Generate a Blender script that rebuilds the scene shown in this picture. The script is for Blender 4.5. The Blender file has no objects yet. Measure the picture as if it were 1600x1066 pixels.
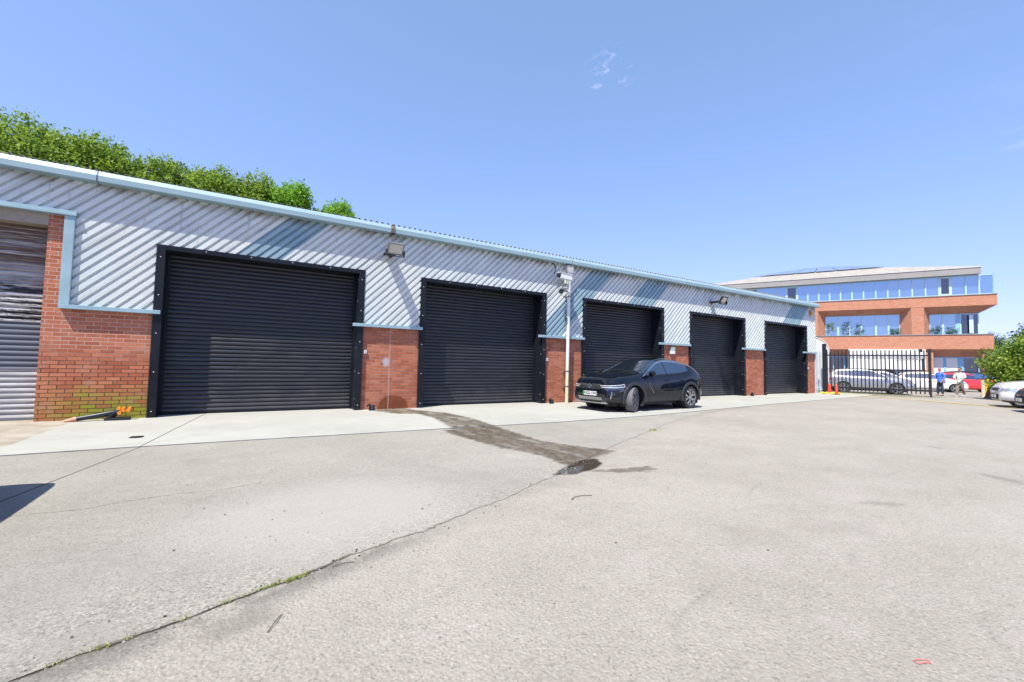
import bpy, bmesh, math, random
import numpy as np
from mathutils import Vector, Matrix
random.seed(7); np.random.seed(7)
rad = math.radians
sc = bpy.context.scene
col = sc.collection
ALB = .70           # all base colours below are written a stop brighter than the real surfaces
D = 11.577          # distance of the brick face of the units from the camera
CAMH = 1.28

# ------------------------------------------------------------------ materials
class N:
    """tiny node-tree helper"""
    def __init__(s, name):
        s.m = bpy.data.materials.new(name); s.m.use_nodes = True
        s.t = s.m.node_tree; s.t.nodes.clear()
        s.out = s.t.nodes.new('ShaderNodeOutputMaterial')
        s.b = s.t.nodes.new('ShaderNodeBsdfPrincipled')
        s.t.links.new(s.b.outputs[0], s.out.inputs[0])
        s.tc = s.t.nodes.new('ShaderNodeTexCoord')
        s.obj = s.tc.outputs['Object']
    def n(s, typ, **k):
        x = s.t.nodes.new(typ)
        for a, v in k.items(): setattr(x, a, v)
        return x
    def l(s, a, b): s.t.links.new(a, b)
    def put(s, sock, v):
        if isinstance(v, bpy.types.NodeSocket): s.l(v, sock)
        elif isinstance(v, (tuple, list)) and len(v) == 3 and sock.type == 'RGBA': sock.default_value = (*(q*ALB for q in v), 1)
        else: sock.default_value = v
    def noise(s, scale, detail=4, rough=.6, vec=None, sc3=None):
        x = s.n('ShaderNodeTexNoise'); x.inputs['Scale'].default_value = scale
        x.inputs['Detail'].default_value = detail; x.inputs['Roughness'].default_value = rough
        v = vec or s.obj
        if sc3: v = s.scale(v, sc3)
        s.l(v, x.inputs['Vector']); return x.outputs['Fac']
    def scale(s, v, sc3, loc=(0, 0, 0), rot=(0, 0, 0)):
        m = s.n('ShaderNodeMapping'); m.inputs['Scale'].default_value = sc3
        m.inputs['Location'].default_value = loc; m.inputs['Rotation'].default_value = rot
        s.l(v, m.inputs['Vector']); return m.outputs[0]
    def voro(s, scale, feature='F1', out='Color', vec=None):
        x = s.n('ShaderNodeTexVoronoi'); x.feature = feature; x.inputs['Scale'].default_value = scale
        s.l(vec or s.obj, x.inputs['Vector']); return x.outputs[out]
    def math(s, op, a, b=0.0, clamp=False):
        x = s.n('ShaderNodeMath', operation=op, use_clamp=clamp)
        s.put(x.inputs[0], a); s.put(x.inputs[1], b); return x.outputs[0]
    def rng(s, v, a, b, c=0., d=1., smooth=True):
        x = s.n('ShaderNodeMapRange'); x.interpolation_type = 'SMOOTHSTEP' if smooth else 'LINEAR'
        for i, q in enumerate((v, a, b, c, d)): s.put(x.inputs[i], q)
        return x.outputs[0]
    def mix(s, f, a, b, mode='MIX'):
        x = s.n('ShaderNodeMix', data_type='RGBA', blend_type=mode)
        s.put(x.inputs[0], f); s.put(x.inputs[6], a); s.put(x.inputs[7], b); return x.outputs[2]
    def bump(s, h, strength=.3, dist=.01, normal=None):
        x = s.n('ShaderNodeBump'); x.inputs['Strength'].default_value = strength
        x.inputs['Distance'].default_value = dist; s.l(h, x.inputs['Height'])
        if normal: s.l(normal, x.inputs['Normal'])
        return x.outputs[0]
    def attr(s, name):
        x = s.n('ShaderNodeAttribute'); x.attribute_name = name; return x.outputs['Fac']
    def xyz(s, v=None):
        x = s.n('ShaderNodeSeparateXYZ'); s.l(v or s.obj, x.inputs[0]); return x.outputs
    def comb(s, x=0., y=0., z=0.):
        c = s.n('ShaderNodeCombineXYZ')
        for i, q in enumerate((x, y, z)): s.put(c.inputs[i], q)
        return c.outputs[0]
    def set(s, **k):
        names = dict(color='Base Color', rough='Roughness', metal='Metallic', normal='Normal', spec='Specular IOR Level',
                     coat='Coat Weight', coatr='Coat Roughness', trans='Transmission Weight', alpha='Alpha', ior='IOR')
        for a, v in k.items(): s.put(s.b.inputs[names[a]], v)
        return s.m

def paint(name, c, rough=.5, metal=0., var=.12, scale=6., bump=.0, spec=.5, coat=0.):
    n = N(name)
    f = n.noise(scale, 5); f2 = n.noise(scale*9, 3)
    k = n.math('ADD', n.math('MULTIPLY', f, .7), n.math('MULTIPLY', f2, .3))
    cc = n.mix(n.rng(k, .3, .7), tuple(x*(1-var) for x in c), tuple(min(1, x*(1+var)) for x in c))
    n.set(color=cc, rough=n.rng(f, .2, .8, rough*.85, min(1, rough*1.15)), metal=metal, spec=spec)
    if coat: n.set(coat=coat, coatr=.03)
    if bump: n.set(normal=n.bump(f2, bump, .004))
    return n.m

def brick_mat(name, warm=1.0, far=False, moss=False, wet=False, axis='xz', bw=.228, bh=.0772, mortar=(.42, .36, .31)):
    n = N(name); x, y, z = n.xyz()
    v = n.comb(n.math('ADD', x, 20.), n.math('ADD', z, 0.004), 0.)
    br = n.n('ShaderNodeTexBrick'); n.l(v, br.inputs['Vector'])
    br.inputs['Scale'].default_value = 1.; br.inputs['Mortar Size'].default_value = .0065 if moss else .0055
    br.inputs['Mortar Smooth'].default_value = .3; br.inputs['Bias'].default_value = 0.
    br.inputs['Brick Width'].default_value = bw; br.inputs['Row Height'].default_value = bh
    br.inputs['Color1'].default_value = (0, 0, 0, 1); br.inputs['Color2'].default_value = (1, 1, 1, 1)
    br.inputs['Mortar'].default_value = (.5, .5, .5, 1)
    rnd = br.outputs['Color']; fac = br.outputs['Fac']
    a, b = ((.56, .235, .145), (.73, .345, .225)) if far else ((.42, .110, .052), (.72, .255, .135))
    c = n.mix(rnd, a, b)
    c = n.mix(n.rng(n.noise(38, 5), .38, .72), c, (.62, .29, .18) if far else (.52, .17, .10))
    c = n.mix(n.math('MULTIPLY', n.rng(n.noise(1.4, 6, .7), .5, .8), .3), c, (.78, .38, .24))
    c = n.mix(n.math('MULTIPLY', n.rng(n.noise(2.1, 6, .75), .52, .75), 0. if far else .35), c, (.26, .09, .06))
    mc = n.mix(n.rng(n.noise(1.1, 3), .40, .6), tuple(q*.45 for q in mortar), mortar)
    if moss: mc = n.mix(n.rng(n.math('ADD', z, n.math('MULTIPLY', n.noise(1.5, 3), 1.2)), 1.5, 2.2), (.09, .06, .045), (.66, .48, .40))
    c = n.mix(fac, c, mc)
    if moss:
        h = n.math('SUBTRACT', n.math('ADD', z, n.math('MULTIPLY', n.math('SUBTRACT', n.noise(2.2, 5, .7), .5), 1.1)),
                   n.math('MULTIPLY', n.rng(x, -3.1, -2.2), .12))
        mk = n.rng(h, .12, .72, 1., 0.)
        mk = n.math('MULTIPLY', mk, n.rng(x, -3.24, -2.6, .35, 1.))
        mk = n.math('MULTIPLY', mk, n.rng(rnd, 0.1, .8, .30, 1.))
        c = n.mix(mk, c, (.36, .34, .035))
        c = n.mix(n.math('MULTIPLY', fac, n.rng(z, .9, 1.5, 1., 0.)), c, (.06, .05, .03))
        c = n.mix(n.math('MULTIPLY', n.rng(n.noise(3.4, 5, .7), .52, .75), .35), c, (.5, .42, .36))
        c = n.mix(n.math('MULTIPLY', n.rng(n.noise(5, 4), .6, .8), .5), c, (.10, .06, .045))
    if wet:
        # a damp round patch at the foot of the second pier and a splash of white paint above it
        d = n.math('SQRT', n.math('ADD', n.math('POWER', n.math('SUBTRACT', x, 3.42), 2.), n.math('POWER', n.math('MULTIPLY', z, 1.08), 2.)))
        d = n.math('ADD', d, n.math('MULTIPLY', n.noise(9, 4), .05))
        c = n.mix(n.rng(d, .40, .47, .92, 0.), c, n.mix(.8, c, (.17, .035, .005)))
        d = n.math('SQRT', n.math('ADD', n.math('POWER', n.math('MULTIPLY', n.math('SUBTRACT', x, 3.2), 1.3), 2.), n.math('POWER', n.math('SUBTRACT', z, 1.25), 2.)))
        d = n.math('ADD', d, n.math('MULTIPLY', n.noise(30, 5, .8), .34))
        c = n.mix(n.rng(d, .24, .32, .75, 0.), c, (.62, .62, .68))
    hgt = n.math('SUBTRACT', n.math('MULTIPLY', n.noise(70, 4), .5), fac)
    n.set(color=c, rough=.88, spec=.25, normal=n.bump(hgt, .7, .008))
    return n.m

def leaf_mat(name, a, b, tr=.35):
    n = N(name)
    r = n.attr('rnd')
    c = n.mix(r, a, b)
    n.set(color=c, rough=.5, spec=.35)
    t = n.n('ShaderNodeBsdfTranslucent'); n.put(t.inputs[0], n.mix(.5, c, tuple(min(1, q*1.6) for q in b)))
    mx = n.n('ShaderNodeMixShader'); mx.inputs[0].default_value = tr
    n.l(n.b.outputs[0], mx.inputs[1]); n.l(t.outputs[0], mx.inputs[2]); n.l(mx.outputs[0], n.out.inputs[0])
    return n.m

M = {}
M['black_frame'] = paint('black_frame', (.012, .015, .022), .40, var=.3, scale=3, spec=.22)
M['screw'] = paint('screw', (.9, .9, .9), .3, .3)
M['white_pipe'] = None
M['steel'] = paint('steel', (.30, .31, .32), .45, .7)
M['white'] = paint('white_gloss', (.95, .95, .95), .35, var=.05)
M['dark'] = paint('dark_plastic', (.015, .016, .018), .6, var=.2)
M['rubber'] = paint('rubber', (.028, .028, .030), .8, var=.25, scale=20)
M['grey_rubber'] = paint('dusty_tread', (.16, .16, .17), .85, var=.25, scale=40)
M['plastic_grey'] = paint('grey_cladding', (.035, .037, .042), .55, var=.15)
M['chrome'] = paint('chrome', (.72, .74, .78), .18, .9, var=.04)
M['alloy'] = paint('alloy', (.55, .56, .58), .25, .7, var=.06)
M['red_lens'] = paint('red_lens', (.42, .012, .01), .15, coat=1.)
M['orange_lens'] = paint('amber_lens', (.30, .08, .02), .2, coat=1.)
M['blue_trim'] = paint('pale_blue_trim', (.36, .53, .60), .55, var=.10, scale=3)
M['black_rail'] = paint('black_rail', (.02, .02, .024), .5, var=.3)
M['pale_rail'] = paint('pale_rail', (.62, .70, .76), .45, var=.08)
M['yellow'] = paint('yellow_plastic', (1, 0.688, 0.025), .5, var=.12)
M['orange'] = paint('orange_plastic', (1, 0.325, 0.025), .5, var=.18, scale=30)
M['pink_orange'] = paint('faded_orange', (.80, .36, .24), .6, var=.15, scale=30)
M['red_post'] = paint('red_post', (0.875, 0.088, 0.037), .45, var=.12)
M['beige'] = paint('beige_board', (.42, .36, .30), .8, var=.15, scale=8)
M['grey_kerb'] = paint('grey_coping', (.30, .32, .34), .8, var=.12)
M['bark'] = paint('bark', (.16, .12, .09), .95, var=.35, scale=12, bump=.6)
M['leaf'] = leaf_mat('leaf_bright', (.06, .17, .015), (.37, .52, .07), .42)
M['leaf_fresh'] = leaf_mat('leaf_fresh', (.08, .26, .02), (.32, .58, .06), .45)
M['leaf_hedge'] = leaf_mat('leaf_hedge', (.06, .17, .02), (.38, .50, .07), .35)
M['leaf_dark'] = leaf_mat('leaf_conifer', (.03, .08, .03), (.10, .20, .08), .15)
M['petal'] = leaf_mat('petal', (.75, .72, .6), (.85, .82, .75), .3)
M['grass'] = leaf_mat('grass_blade', (.13, .19, .05), (.48, .52, .16), .3)
M['skin'] = paint('skin', (.50, .28, .20), .55, var=.08)
M['blue_shirt'] = paint('blue_shirt', (.08, .26, .90), .85, var=.15, scale=10)
M['white_shirt'] = paint('white_shirt', (.98, .96, .98), .85, var=.08, scale=10)
M['denim'] = paint('dark_denim', (.03, .045, .085), .9, var=.2, scale=12)
M['khaki'] = paint('khaki_cloth', (.30, .25, .21), .9, var=.15, scale=12)
M['grey_hair'] = paint('grey_hair', (.40, .37, .34), .9)
M['dark_hair'] = paint('dark_hair', (.05, .03, .02), .8)
M['roof_tile'] = paint('roof_tile', (.40, .37, .34), .85, var=.2, scale=2)
M['fascia'] = paint('fascia_board', (.36, .35, .34), .7, var=.1, scale=1)
M['office_frame'] = paint('office_frame', (.30, .62, .92), .4, var=.06)
M['office_frame_pale'] = paint('office_frame_pale', (.60, .86, 1.), .4, var=.06)
M['solar'] = paint('solar_cell', (.26, .33, .46), .10, var=.12)  # sky reflection put into the colour as a pale bluish tone
M['blind'] = paint('white_blind', (1., 1., .95), .7, var=.03)
M['wood'] = paint('twig', (.06, .045, .035), .9)

def glass_mat(name, c, rough=.04, mixf=.55, refl=(.85, .9, 1.)):
    n = N(name)
    n.set(color=c, rough=.25, spec=.5)
    g = n.n('ShaderNodeBsdfGlossy'); g.inputs['Roughness'].default_value = rough
    g.inputs[0].default_value = (*refl, 1)
    lw = n.n('ShaderNodeLayerWeight'); lw.inputs[0].default_value = .35
    f = n.rng(lw.outputs['Fresnel'], 0., 1., mixf, 1., False)
    nz = n.bump(n.noise(1.3, 2), .10, .02); n.l(nz, g.inputs['Normal'])
    mx = n.n('ShaderNodeMixShader'); n.l(f, mx.inputs[0])
    n.l(n.b.outputs[0], mx.inputs[1]); n.l(g.outputs[0], mx.inputs[2]); n.l(mx.outputs[0], n.out.inputs[0])
    return n.m
M['office_glass'] = glass_mat('office_glass', (.09, .17, .29), .03, .42, (.56, .74, .80))
M['dark_glass'] = glass_mat('dark_glass', (.006, .010, .016), .03, .06)
M['car_glass'] = glass_mat('car_glass', (.008, .014, .022), .02, .16, (.8, .88, 1.))
M['lamp_glass'] = glass_mat('lamp_glass', (.62, .58, .50), .15, .1)
M['headlamp'] = glass_mat('headlamp', (.5, .54, .6), .08, .35)

def car_paint(name, c, metal=.0, rough=.3):
    n = N(name)
    f = n.noise(300, 2)
    n.set(color=n.mix(f, tuple(q*.9 for q in c), tuple(min(1, q*1.1) for q in c)), metal=metal, rough=rough, coat=1., coatr=.02, spec=.0 if max(c) < .1 else .5)
    return n.m
M['p_navy'] = car_paint('navy_black_paint', (.006, .009, .017))
M['p_silver'] = car_paint('silver_paint', (.50, .51, .53), .6)
M['p_white'] = car_paint('white_paint', (.98, .98, .98))
M['p_red'] = car_paint('red_paint', (.85, .03, .03))
M['p_yellow'] = car_paint('yellow_paint', (1., .85, .08))
M['p_black'] = car_paint('black_paint', (.008, .008, .010))
M['p_blue'] = car_paint('dark_blue_paint', (.012, .022, .06))

# profiled cladding: weathered off-white with pale blue diagonal stripes along the ribs
def clad_mat():
    n = N('profiled_cladding'); x, y, z = n.xyz()
    c = n.math('SUBTRACT', x, z); s = n.math('ADD', x, z)
    rv = n.comb(n.math('MULTIPLY', c, 1.), n.math('MULTIPLY', s, .16), 0.)
    st = n.noise(3.2, 5, .65, rv)
    base = n.mix(n.rng(st, .3, .7), (.69, .75, .745), (.88, .94, .92))
    base = n.mix(n.math('MULTIPLY', n.rng(n.noise(.35, 3), .45, .7), .5), base, (.90, .88, .81))
    bl = None
    for a, b in ((-3.88, -2.96), (5.66, 6.72), (8.54, 9.85), (19.41, 21.12)):
        m = n.math('MULTIPLY', n.math('GREATER_THAN', c, a), n.math('LESS_THAN', c, b))
        bl = m if bl is None else n.math('MAXIMUM', bl, m)
    base = n.mix(bl, base, n.mix(n.rng(st, .3, .7), (.26, .42, .50), (.42, .58, .65)))
    # grime below the gutter and where rain runs down the ribs
    gr = n.math('MULTIPLY', n.rng(z, 4.42, 4.66), n.rng(n.noise(2.2, 4), .35, .65))
    base = n.mix(n.math('MULTIPLY', gr, .75), base, (.22, .17, .12))
    base = n.mix(n.math('MULTIPLY', n.rng(n.noise(1.7, 6, .75, rv), .56, .72), .5), base, (.30, .28, .26))
    fr = n.math('FRACT', n.math('ADD', n.math('MULTIPLY', c, 1.), .13))
    base = n.mix(n.math('MULTIPLY', n.math('LESS_THAN', fr, .012), .55), base, (.25, .25, .26))
    dr = n.noise(9, 4, .6, sc3=(1, 1, .10))
    base = n.mix(n.math('MULTIPLY', n.math('MULTIPLY', n.rng(dr, .60, .70), n.rng(z, 3.2, 4.6)), .45), base, (.34, .26, .19))
    n.set(color=base, rough=.55, spec=.35, normal=n.bump(n.noise(2.2, 2), .25, .02))
    return n.m
M['cladding'] = clad_mat()

def gutter_mat():
    n = N('gutter_paint'); x, y, z = n.xyz()
    f = n.noise(1.2, 5, .7, sc3=(1, 4, 9))
    c = n.mix(n.rng(f, .3, .75), (.30, .44, .505), (.38, .53, .59))
    c = n.mix(n.math('MULTIPLY', n.rng(n.noise(5, 6, .7, sc3=(1, 1, 4)), .62, .75), .4), c, (.5, .5, .46))
    n.set(color=c, rough=.5)
    return n.m
M['gutter'] = gutter_mat()

def pipe_mat():
    n = N('downpipe_paint'); x, y, z = n.xyz()
    c = n.mix(n.rng(n.math('ADD', z, n.math('MULTIPLY', n.noise(5), .6)), 1.0, 2.0), (.85, .76, .50), (.92, .92, .90))
    n.set(color=c, rough=.5)
    return n.m
M['white_pipe'] = pipe_mat()

def curtain_black():
    n = N('black_shutter'); 
    f = n.noise(1.2, 5, .7); f2 = n.noise(3, 5, .7, sc3=(.4, 1, 8))
    c = n.mix(n.rng(f2, .3, .75), (.015, .017, .022), (.038, .042, .052))
    x, y, z = n.xyz()
    du = n.math('MULTIPLY', n.rng(n.math('ADD', z, n.math('MULTIPLY', n.noise(2.5, 5, .7), .9)), .35, 1.1, 1., 0.), .5)
    c = n.mix(du, c, (.13, .125, .12))
    sc_ = n.noise(4, 6, .8, sc3=(.25, 1, 7)); c = n.mix(n.math('MULTIPLY', n.rng(sc_, .64, .72), .35), c, (.22, .22, .23))
    dent = n.bump(n.noise(1.6, 2), .35, .05)
    n.set(color=c, rough=n.rng(f, .3, .7, .28, .5), spec=.5, normal=dent)
    return n.m
M['shutter'] = curtain_black()

def curtain_old():
    n = N('worn_grey_shutter'); x, y, z = n.xyz()
    base = (.42, .43, .45)
    nz = n.noise(2.5, 6, .75, sc3=(.5, 1, 6))
    c = n.mix(n.rng(nz, .35, .7), (.36, .36, .37), (.66, .66, .67))
    k = n.math('ADD', z, n.math('MULTIPLY', n.math('SUBTRACT', n.noise(3, 4), .5), .3))
    rust = n.math('MULTIPLY', n.rng(k, 2.7, 3.1), n.rng(n.noise(3, 6, .8, sc3=(.3, 1, 9)), .38, .55))
    c = n.mix(rust, c, (.16, .10, .07))
    blk = n.math('MULTIPLY', n.math('MULTIPLY', n.rng(k, 1.75, 1.95), n.rng(k, 2.55, 2.8, 1., 0.)), n.rng(n.noise(4, 7, .8, sc3=(.35, 1, 5)), .46, .52))
    c = n.mix(blk, c, (.03, .032, .04))
    navy = n.math('MULTIPLY', n.rng(z, .95, .98), n.rng(z, 1.86, 1.9, 1., 0.))
    c = n.mix(n.math('MULTIPLY', navy, .88), c, (.10, .12, .17))
    n.set(color=c, rough=.7, spec=.3)
    return n.m
M['old_shutter'] = curtain_old()

def roofsheet_mat():
    n = N('fibre_cement'); f = n.noise(3, 5)
    n.set(color=n.mix(f, (.10, .10, .10), (.42, .41, .39)), rough=.9)
    return n.m
M['roofsheet'] = roofsheet_mat()

# ---- ground materials ------------------------------------------------------
def asphalt_mat():
    n = N('bleached_asphalt'); x, y, z = n.xyz()
    big = n.noise(.28, 5, .6); mid = n.noise(1.6, 6, .7); fine = n.noise(60, 6, .75)
    ag = n.voro(95); agd = n.voro(55, out='Distance')
    sep = n.n('ShaderNodeSeparateColor'); n.l(ag, sep.inputs[0])
    c = n.mix(n.rng(big, .3, .7), (.350, .322, .280), (.416, .385, .338))
    c = n.mix(n.math('MULTIPLY', n.rng(mid, .4, .75), .5), c, (.47, .43, .41))
    c = n.mix(n.math('MULTIPLY', n.rng(mid, .25, .45, 1., 0.), .35), c, (.25, .235, .225))
    c = n.mix(n.math('MULTIPLY', n.rng(sep.outputs[0], .70, .98), .34), c, (.62, .57, .51))
    c = n.mix(n.math('MULTIPLY', n.rng(sep.outputs[1], .80, .98), .42), c, (.13, .12, .105))
    ma = n.noise(14, 6, .8)
    c = n.mix(n.math('MULTIPLY', n.rng(ma, .50, .72), .32), c, (.215, .20, .18))
    c = n.mix(n.math('MULTIPLY', n.rng(ma, .28, .45, 1., 0.), .35), c, (.50, .465, .42))
    c = n.mix(n.math('MULTIPLY', n.rng(sep.outputs[2], .88, 1.), .22), c, (.52, .40, .34))
    c = n.mix(n.math('MULTIPLY', n.rng(fine, .45, .66), .28), c, (.22, .205, .185))
    pt = n.noise(.55, 6, .72, sc3=(1, 1.5, 1))
    c = n.mix(n.math('MULTIPLY', n.rng(pt, .52, .66), .30), c, (.26, .235, .205))
    c = n.mix(n.math('MULTIPLY', n.rng(pt, .30, .42, 1., 0.), .28), c, (.50, .47, .42))
    sp = n.voro(3.2, out='Distance'); c = n.mix(n.math('MULTIPLY', n.rng(n.math('ADD', sp, n.math('MULTIPLY', n.noise(30, 3), .08)), .055, .085, 1., 0.), .5), c, (.13, .12, .11))
    sf = n.rng(n.math('ADD', n.attr('scuff'), n.math('MULTIPLY', n.math('SUBTRACT', n.noise(6, 6, .8), .5), .22)), -.06, .07)
    c = n.mix(n.math('MULTIPLY', sf, .5), c, (.17, .155, .135))
    # tyre scuffs curving across the yard
    tr = n.math('ABSOLUTE', n.math('SINE', n.math('MULTIPLY', n.math('ADD', n.math('SUBTRACT', y, n.math('MULTIPLY', x, .42)), n.math('MULTIPLY', n.noise(.35, 2), 1.6)), 2.3)))
    c = n.mix(n.math('MULTIPLY', n.math('MULTIPLY', n.rng(tr, 0., .10, 1., 0.), n.rng(n.noise(.5, 3), .50, .62)), .22), c, (.17, .155, .14))
    d = n.attr('edge')   # metres from the concrete edge, negative on this side
    # grit washed along the joint between asphalt and concrete
    b = n.math('MULTIPLY', n.rng(d, -.30, -.02), n.rng(n.noise(3.1, 5, .7), .36, .56))
    b = n.math('MULTIPLY', b, n.rng(x, .6, 1.6, 1., .2))
    c = n.mix(n.math('MULTIPLY', b, .72), c, (.14, .13, .12))
    lnx = n.rng(x, .4, 1.0)
    ln = n.rng(n.math('ABSOLUTE', n.math('ADD', d, n.math('MULTIPLY', n.math('SUBTRACT', n.noise(9, 5, .8), .5), .07))), .004, .016, 1., 0.)
    c = n.mix(n.math('MULTIPLY', n.math('MULTIPLY', ln, n.rng(lnx, 0., 1., 1., .22)), n.rng(n.math('SUBTRACT', n.noise(2.3, 3), n.math('MULTIPLY', lnx, .08)), .42, .55)), c, (.07, .06, .05))
    w = n.math('ADD', n.attr('wet'), n.math('MULTIPLY', n.math('SUBTRACT', n.noise(5, 5, .75, sc3=(1, 1.6, 1)), .5), .34))
    wm = n.math('MULTIPLY', n.rng(w, -.05, .05), .8)
    c = n.mix(wm, c, n.mix(.8, c, (.085, .055, .032)))
    p = n.math('ADD', n.attr('pool'), n.math('MULTIPLY', n.math('SUBTRACT', n.noise(7, 4), .5), .08))
    pm = n.rng(p, -.03, .03)
    c = n.mix(pm, c, (.07, .055, .04))
    h = n.math('ADD', n.math('MULTIPLY', fine, .6), n.math('MULTIPLY', agd, .5))
    rough = n.rng(pm, 0., 1., n.rng(wm, 0., 1., .93, .45), .05)
    s1 = n.n('ShaderNodeBump'); s1.inputs['Distance'].default_value = .012
    n.l(h, s1.inputs['Height']); n.l(n.rng(p, -.01, .015, .9, .0), s1.inputs['Strength'])
    n.set(color=c, rough=rough, spec=.3, normal=s1.outputs[0])
    return n.m
def concrete_mat(name, lo, hi, apron=False):
    n = N(name); x, y, z = n.xyz()
    big = n.noise(.45, 5, .65); mid = n.noise(2.4, 6, .72); fine = n.noise(75, 6, .75)
    ag = n.voro(110); sep = n.n('ShaderNodeSeparateColor'); n.l(ag, sep.inputs[0])
    c = n.mix(n.rng(big, .3, .7), lo, hi)
    c = n.mix(n.math('MULTIPLY', n.rng(mid, .5, .75), .4), c, tuple(q*1.2 for q in hi))
    c = n.mix(n.math('MULTIPLY', n.rng(mid, .25, .45, 1., 0.), .3), c, tuple(q*.72 for q in lo))
    if not apron:
        c = n.mix(n.math('MULTIPLY', n.rng(sep.outputs[0], .78, .98), .35), c, (.58, .56, .51))
        ma = n.noise(17, 6, .8)
        c = n.mix(n.math('MULTIPLY', n.rng(ma, .50, .70), .50), c, (.20, .20, .185))
        c = n.mix(n.math('MULTIPLY', n.rng(ma, .28, .44, 1., 0.), .35), c, (.50, .50, .46))
        c = n.mix(n.math('MULTIPLY', n.rng(sep.outputs[1], .80, .98), .5), c, (.14, .135, .125))
        c = n.mix(n.math('MULTIPLY', n.rng(fine, .42, .66), .28), c, (.24, .23, .21))
        pt = n.noise(.7, 6, .72)
        c = n.mix(n.math('MULTIPLY', n.rng(pt, .50, .64), .30), c, (.25, .235, .21))
        c = n.mix(n.math('MULTIPLY', n.rng(pt, .30, .42, 1., 0.), .25), c, (.52, .50, .465))
        sp = n.voro(2.7, out='Distance'); c = n.mix(n.math('MULTIPLY', n.rng(n.math('ADD', sp, n.math('MULTIPLY', n.noise(30, 3), .08)), .05, .08, 1., 0.), .6), c, (.15, .14, .125))
        # coarse exposed aggregate where the surface has worn off near the joint
        agz = n.math('MULTIPLY', n.rng(n.attr('edge'), .10, 1.5, 1., 0.), n.rng(n.noise(1.3, 4), .40, .55))
        v2 = n.n('ShaderNodeSeparateColor'); n.l(n.voro(80), v2.inputs[0])
        c = n.mix(n.math('MULTIPLY', agz, n.rng(v2.outputs[0], .55, .95, 0., .5)), c, (.60, .56, .49))
        c = n.mix(n.math('MULTIPLY', agz, n.rng(v2.outputs[1], .7, .95, 0., .6)), c, (.17, .16, .14))
        dd = n.math('ADD', n.math('POWER', n.math('SUBTRACT', x, .75), 2.), n.math('POWER', n.math('MULTIPLY', n.math('SUBTRACT', y, 4.0), 1.2), 2.))
        c = n.mix(n.math('MULTIPLY', n.rng(n.math('ADD', dd, n.math('MULTIPLY', mid, 1.2)), .5, 2.6, 1., 0.), .5), c, (.50, .485, .455))
        # crack across the left bay
        k = n.math('ADD', n.attr('crack'), n.math('MULTIPLY', n.math('SUBTRACT', n.noise(7, 6, .85), .5), .13))
        c = n.mix(n.math('MULTIPLY', n.rng(n.math('ABSOLUTE', k), .002, .011, 1., 0.), n.rng(n.noise(3), .35, .5)), c, (.14, .12, .10))
        d = n.attr('edge')
        c = n.mix(n.math('MULTIPLY', n.rng(n.math('ADD', d, n.math('MULTIPLY', n.noise(8, 5, .8), .10)), .055, .085, 1., 0.), n.math('MULTIPLY', n.rng(n.noise(1.9, 3), .45, .58), n.rng(x, .6, 1.5, 1., .15))), c, (.12, .11, .08))
        t = n.attr('top')  # metres to the apron edge
        c = n.mix(n.rng(n.math('ADD', t, n.math('MULTIPLY', n.noise(8, 6, .8), .045)), .028, .046, 1., 0.), c, (.06, .055, .05))
    else:
        c = n.mix(n.math('MULTIPLY', n.rng(fine, .45, .7), .18), c, tuple(q*.6 for q in lo))
        c = n.mix(n.math('MULTIPLY', n.rng(n.noise(1.1, 6, .7, sc3=(1, 3, 1)), .52, .72), .25), c, tuple(q*.7 for q in lo))
        # bare old concrete at the left end beyond a feathered edge
        o = n.rng(n.math('ADD', x, n.math('MULTIPLY', n.noise(3, 5), .10)), -2.68, -2.62, 1., 0.)
        c = n.mix(o, c, n.mix(n.rng(n.noise(2, 5), .35, .65), (.33, .29, .235), (.47, .43, .37)))
    j = n.attr('joint')
    c = n.mix(n.rng(n.math('ABSOLUTE', j), .006, .010, 1., 0.), c, (.02, .02, .02))
    w = n.math('ADD', n.attr('wet'), n.math('MULTIPLY', n.math('SUBTRACT', n.noise(4, 5, .75, sc3=(1, 1.6, 1)), .5), .42))
    wm = n.math('MULTIPLY', n.rng(w, -.05, .07), n.rng(n.noise(3.5, 6, .8, sc3=(1, .6, 1)), .30, .55, .6, 1.))
    wc = n.mix(n.rng(n.noise(6, 4), .4, .7), (.075, .050, .028), (.15, .115, .065))
    wc = n.mix(n.math('MULTIPLY', n.rng(n.noise(4.5, 3), .60, .68), .7 if apron else 0.), wc, (.18, .24, .03))
    c = n.mix(n.math('MULTIPLY', n.math('MULTIPLY', wm, n.rng(n.noise(14, 4), .2, .8, .7, .98)), n.rng(n.noise(1.9, 6, .75, sc3=(1.6, .5, 1)), .36, .50, .45, 1.)), c, wc)
    p = n.math('ADD', n.attr('pool'), n.math('MULTIPLY', n.math('SUBTRACT', n.noise(7, 4), .5), .08))
    pm = n.rng(p, -.03, .03)
    c = n.mix(pm, c, (.06, .05, .035))
    rough = n.rng(pm, 0., 1., n.rng(wm, 0., 1., .9, .45), .05)
    s1 = n.n('ShaderNodeBump'); s1.inputs['Distance'].default_value = .006 if apron else .010
    n.l(n.math('ADD', fine, n.math('MULTIPLY', mid, .5)), s1.inputs['Height']); n.l(n.rng(p, -.01, .015, .5 if apron else .9, .0), s1.inputs['Strength'])
    n.set(color=c, rough=rough, spec=.3, normal=s1.outputs[0])
    return n.m
M['asphalt'] = asphalt_mat()
M['concrete'] = concrete_mat('old_concrete', (.342, .323, .287), (.416, .395, .352))
M['apron'] = concrete_mat('new_concrete', (.42, .42, .39), (.49, .49, .46), True)
M['line_yellow'] = paint('worn_yellow_line', (.95, .60, .05), .8, var=.3, scale=9)
M['line_orange'] = paint('worn_orange_line', (.85, .50, .22), .8, var=.25, scale=9)

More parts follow.
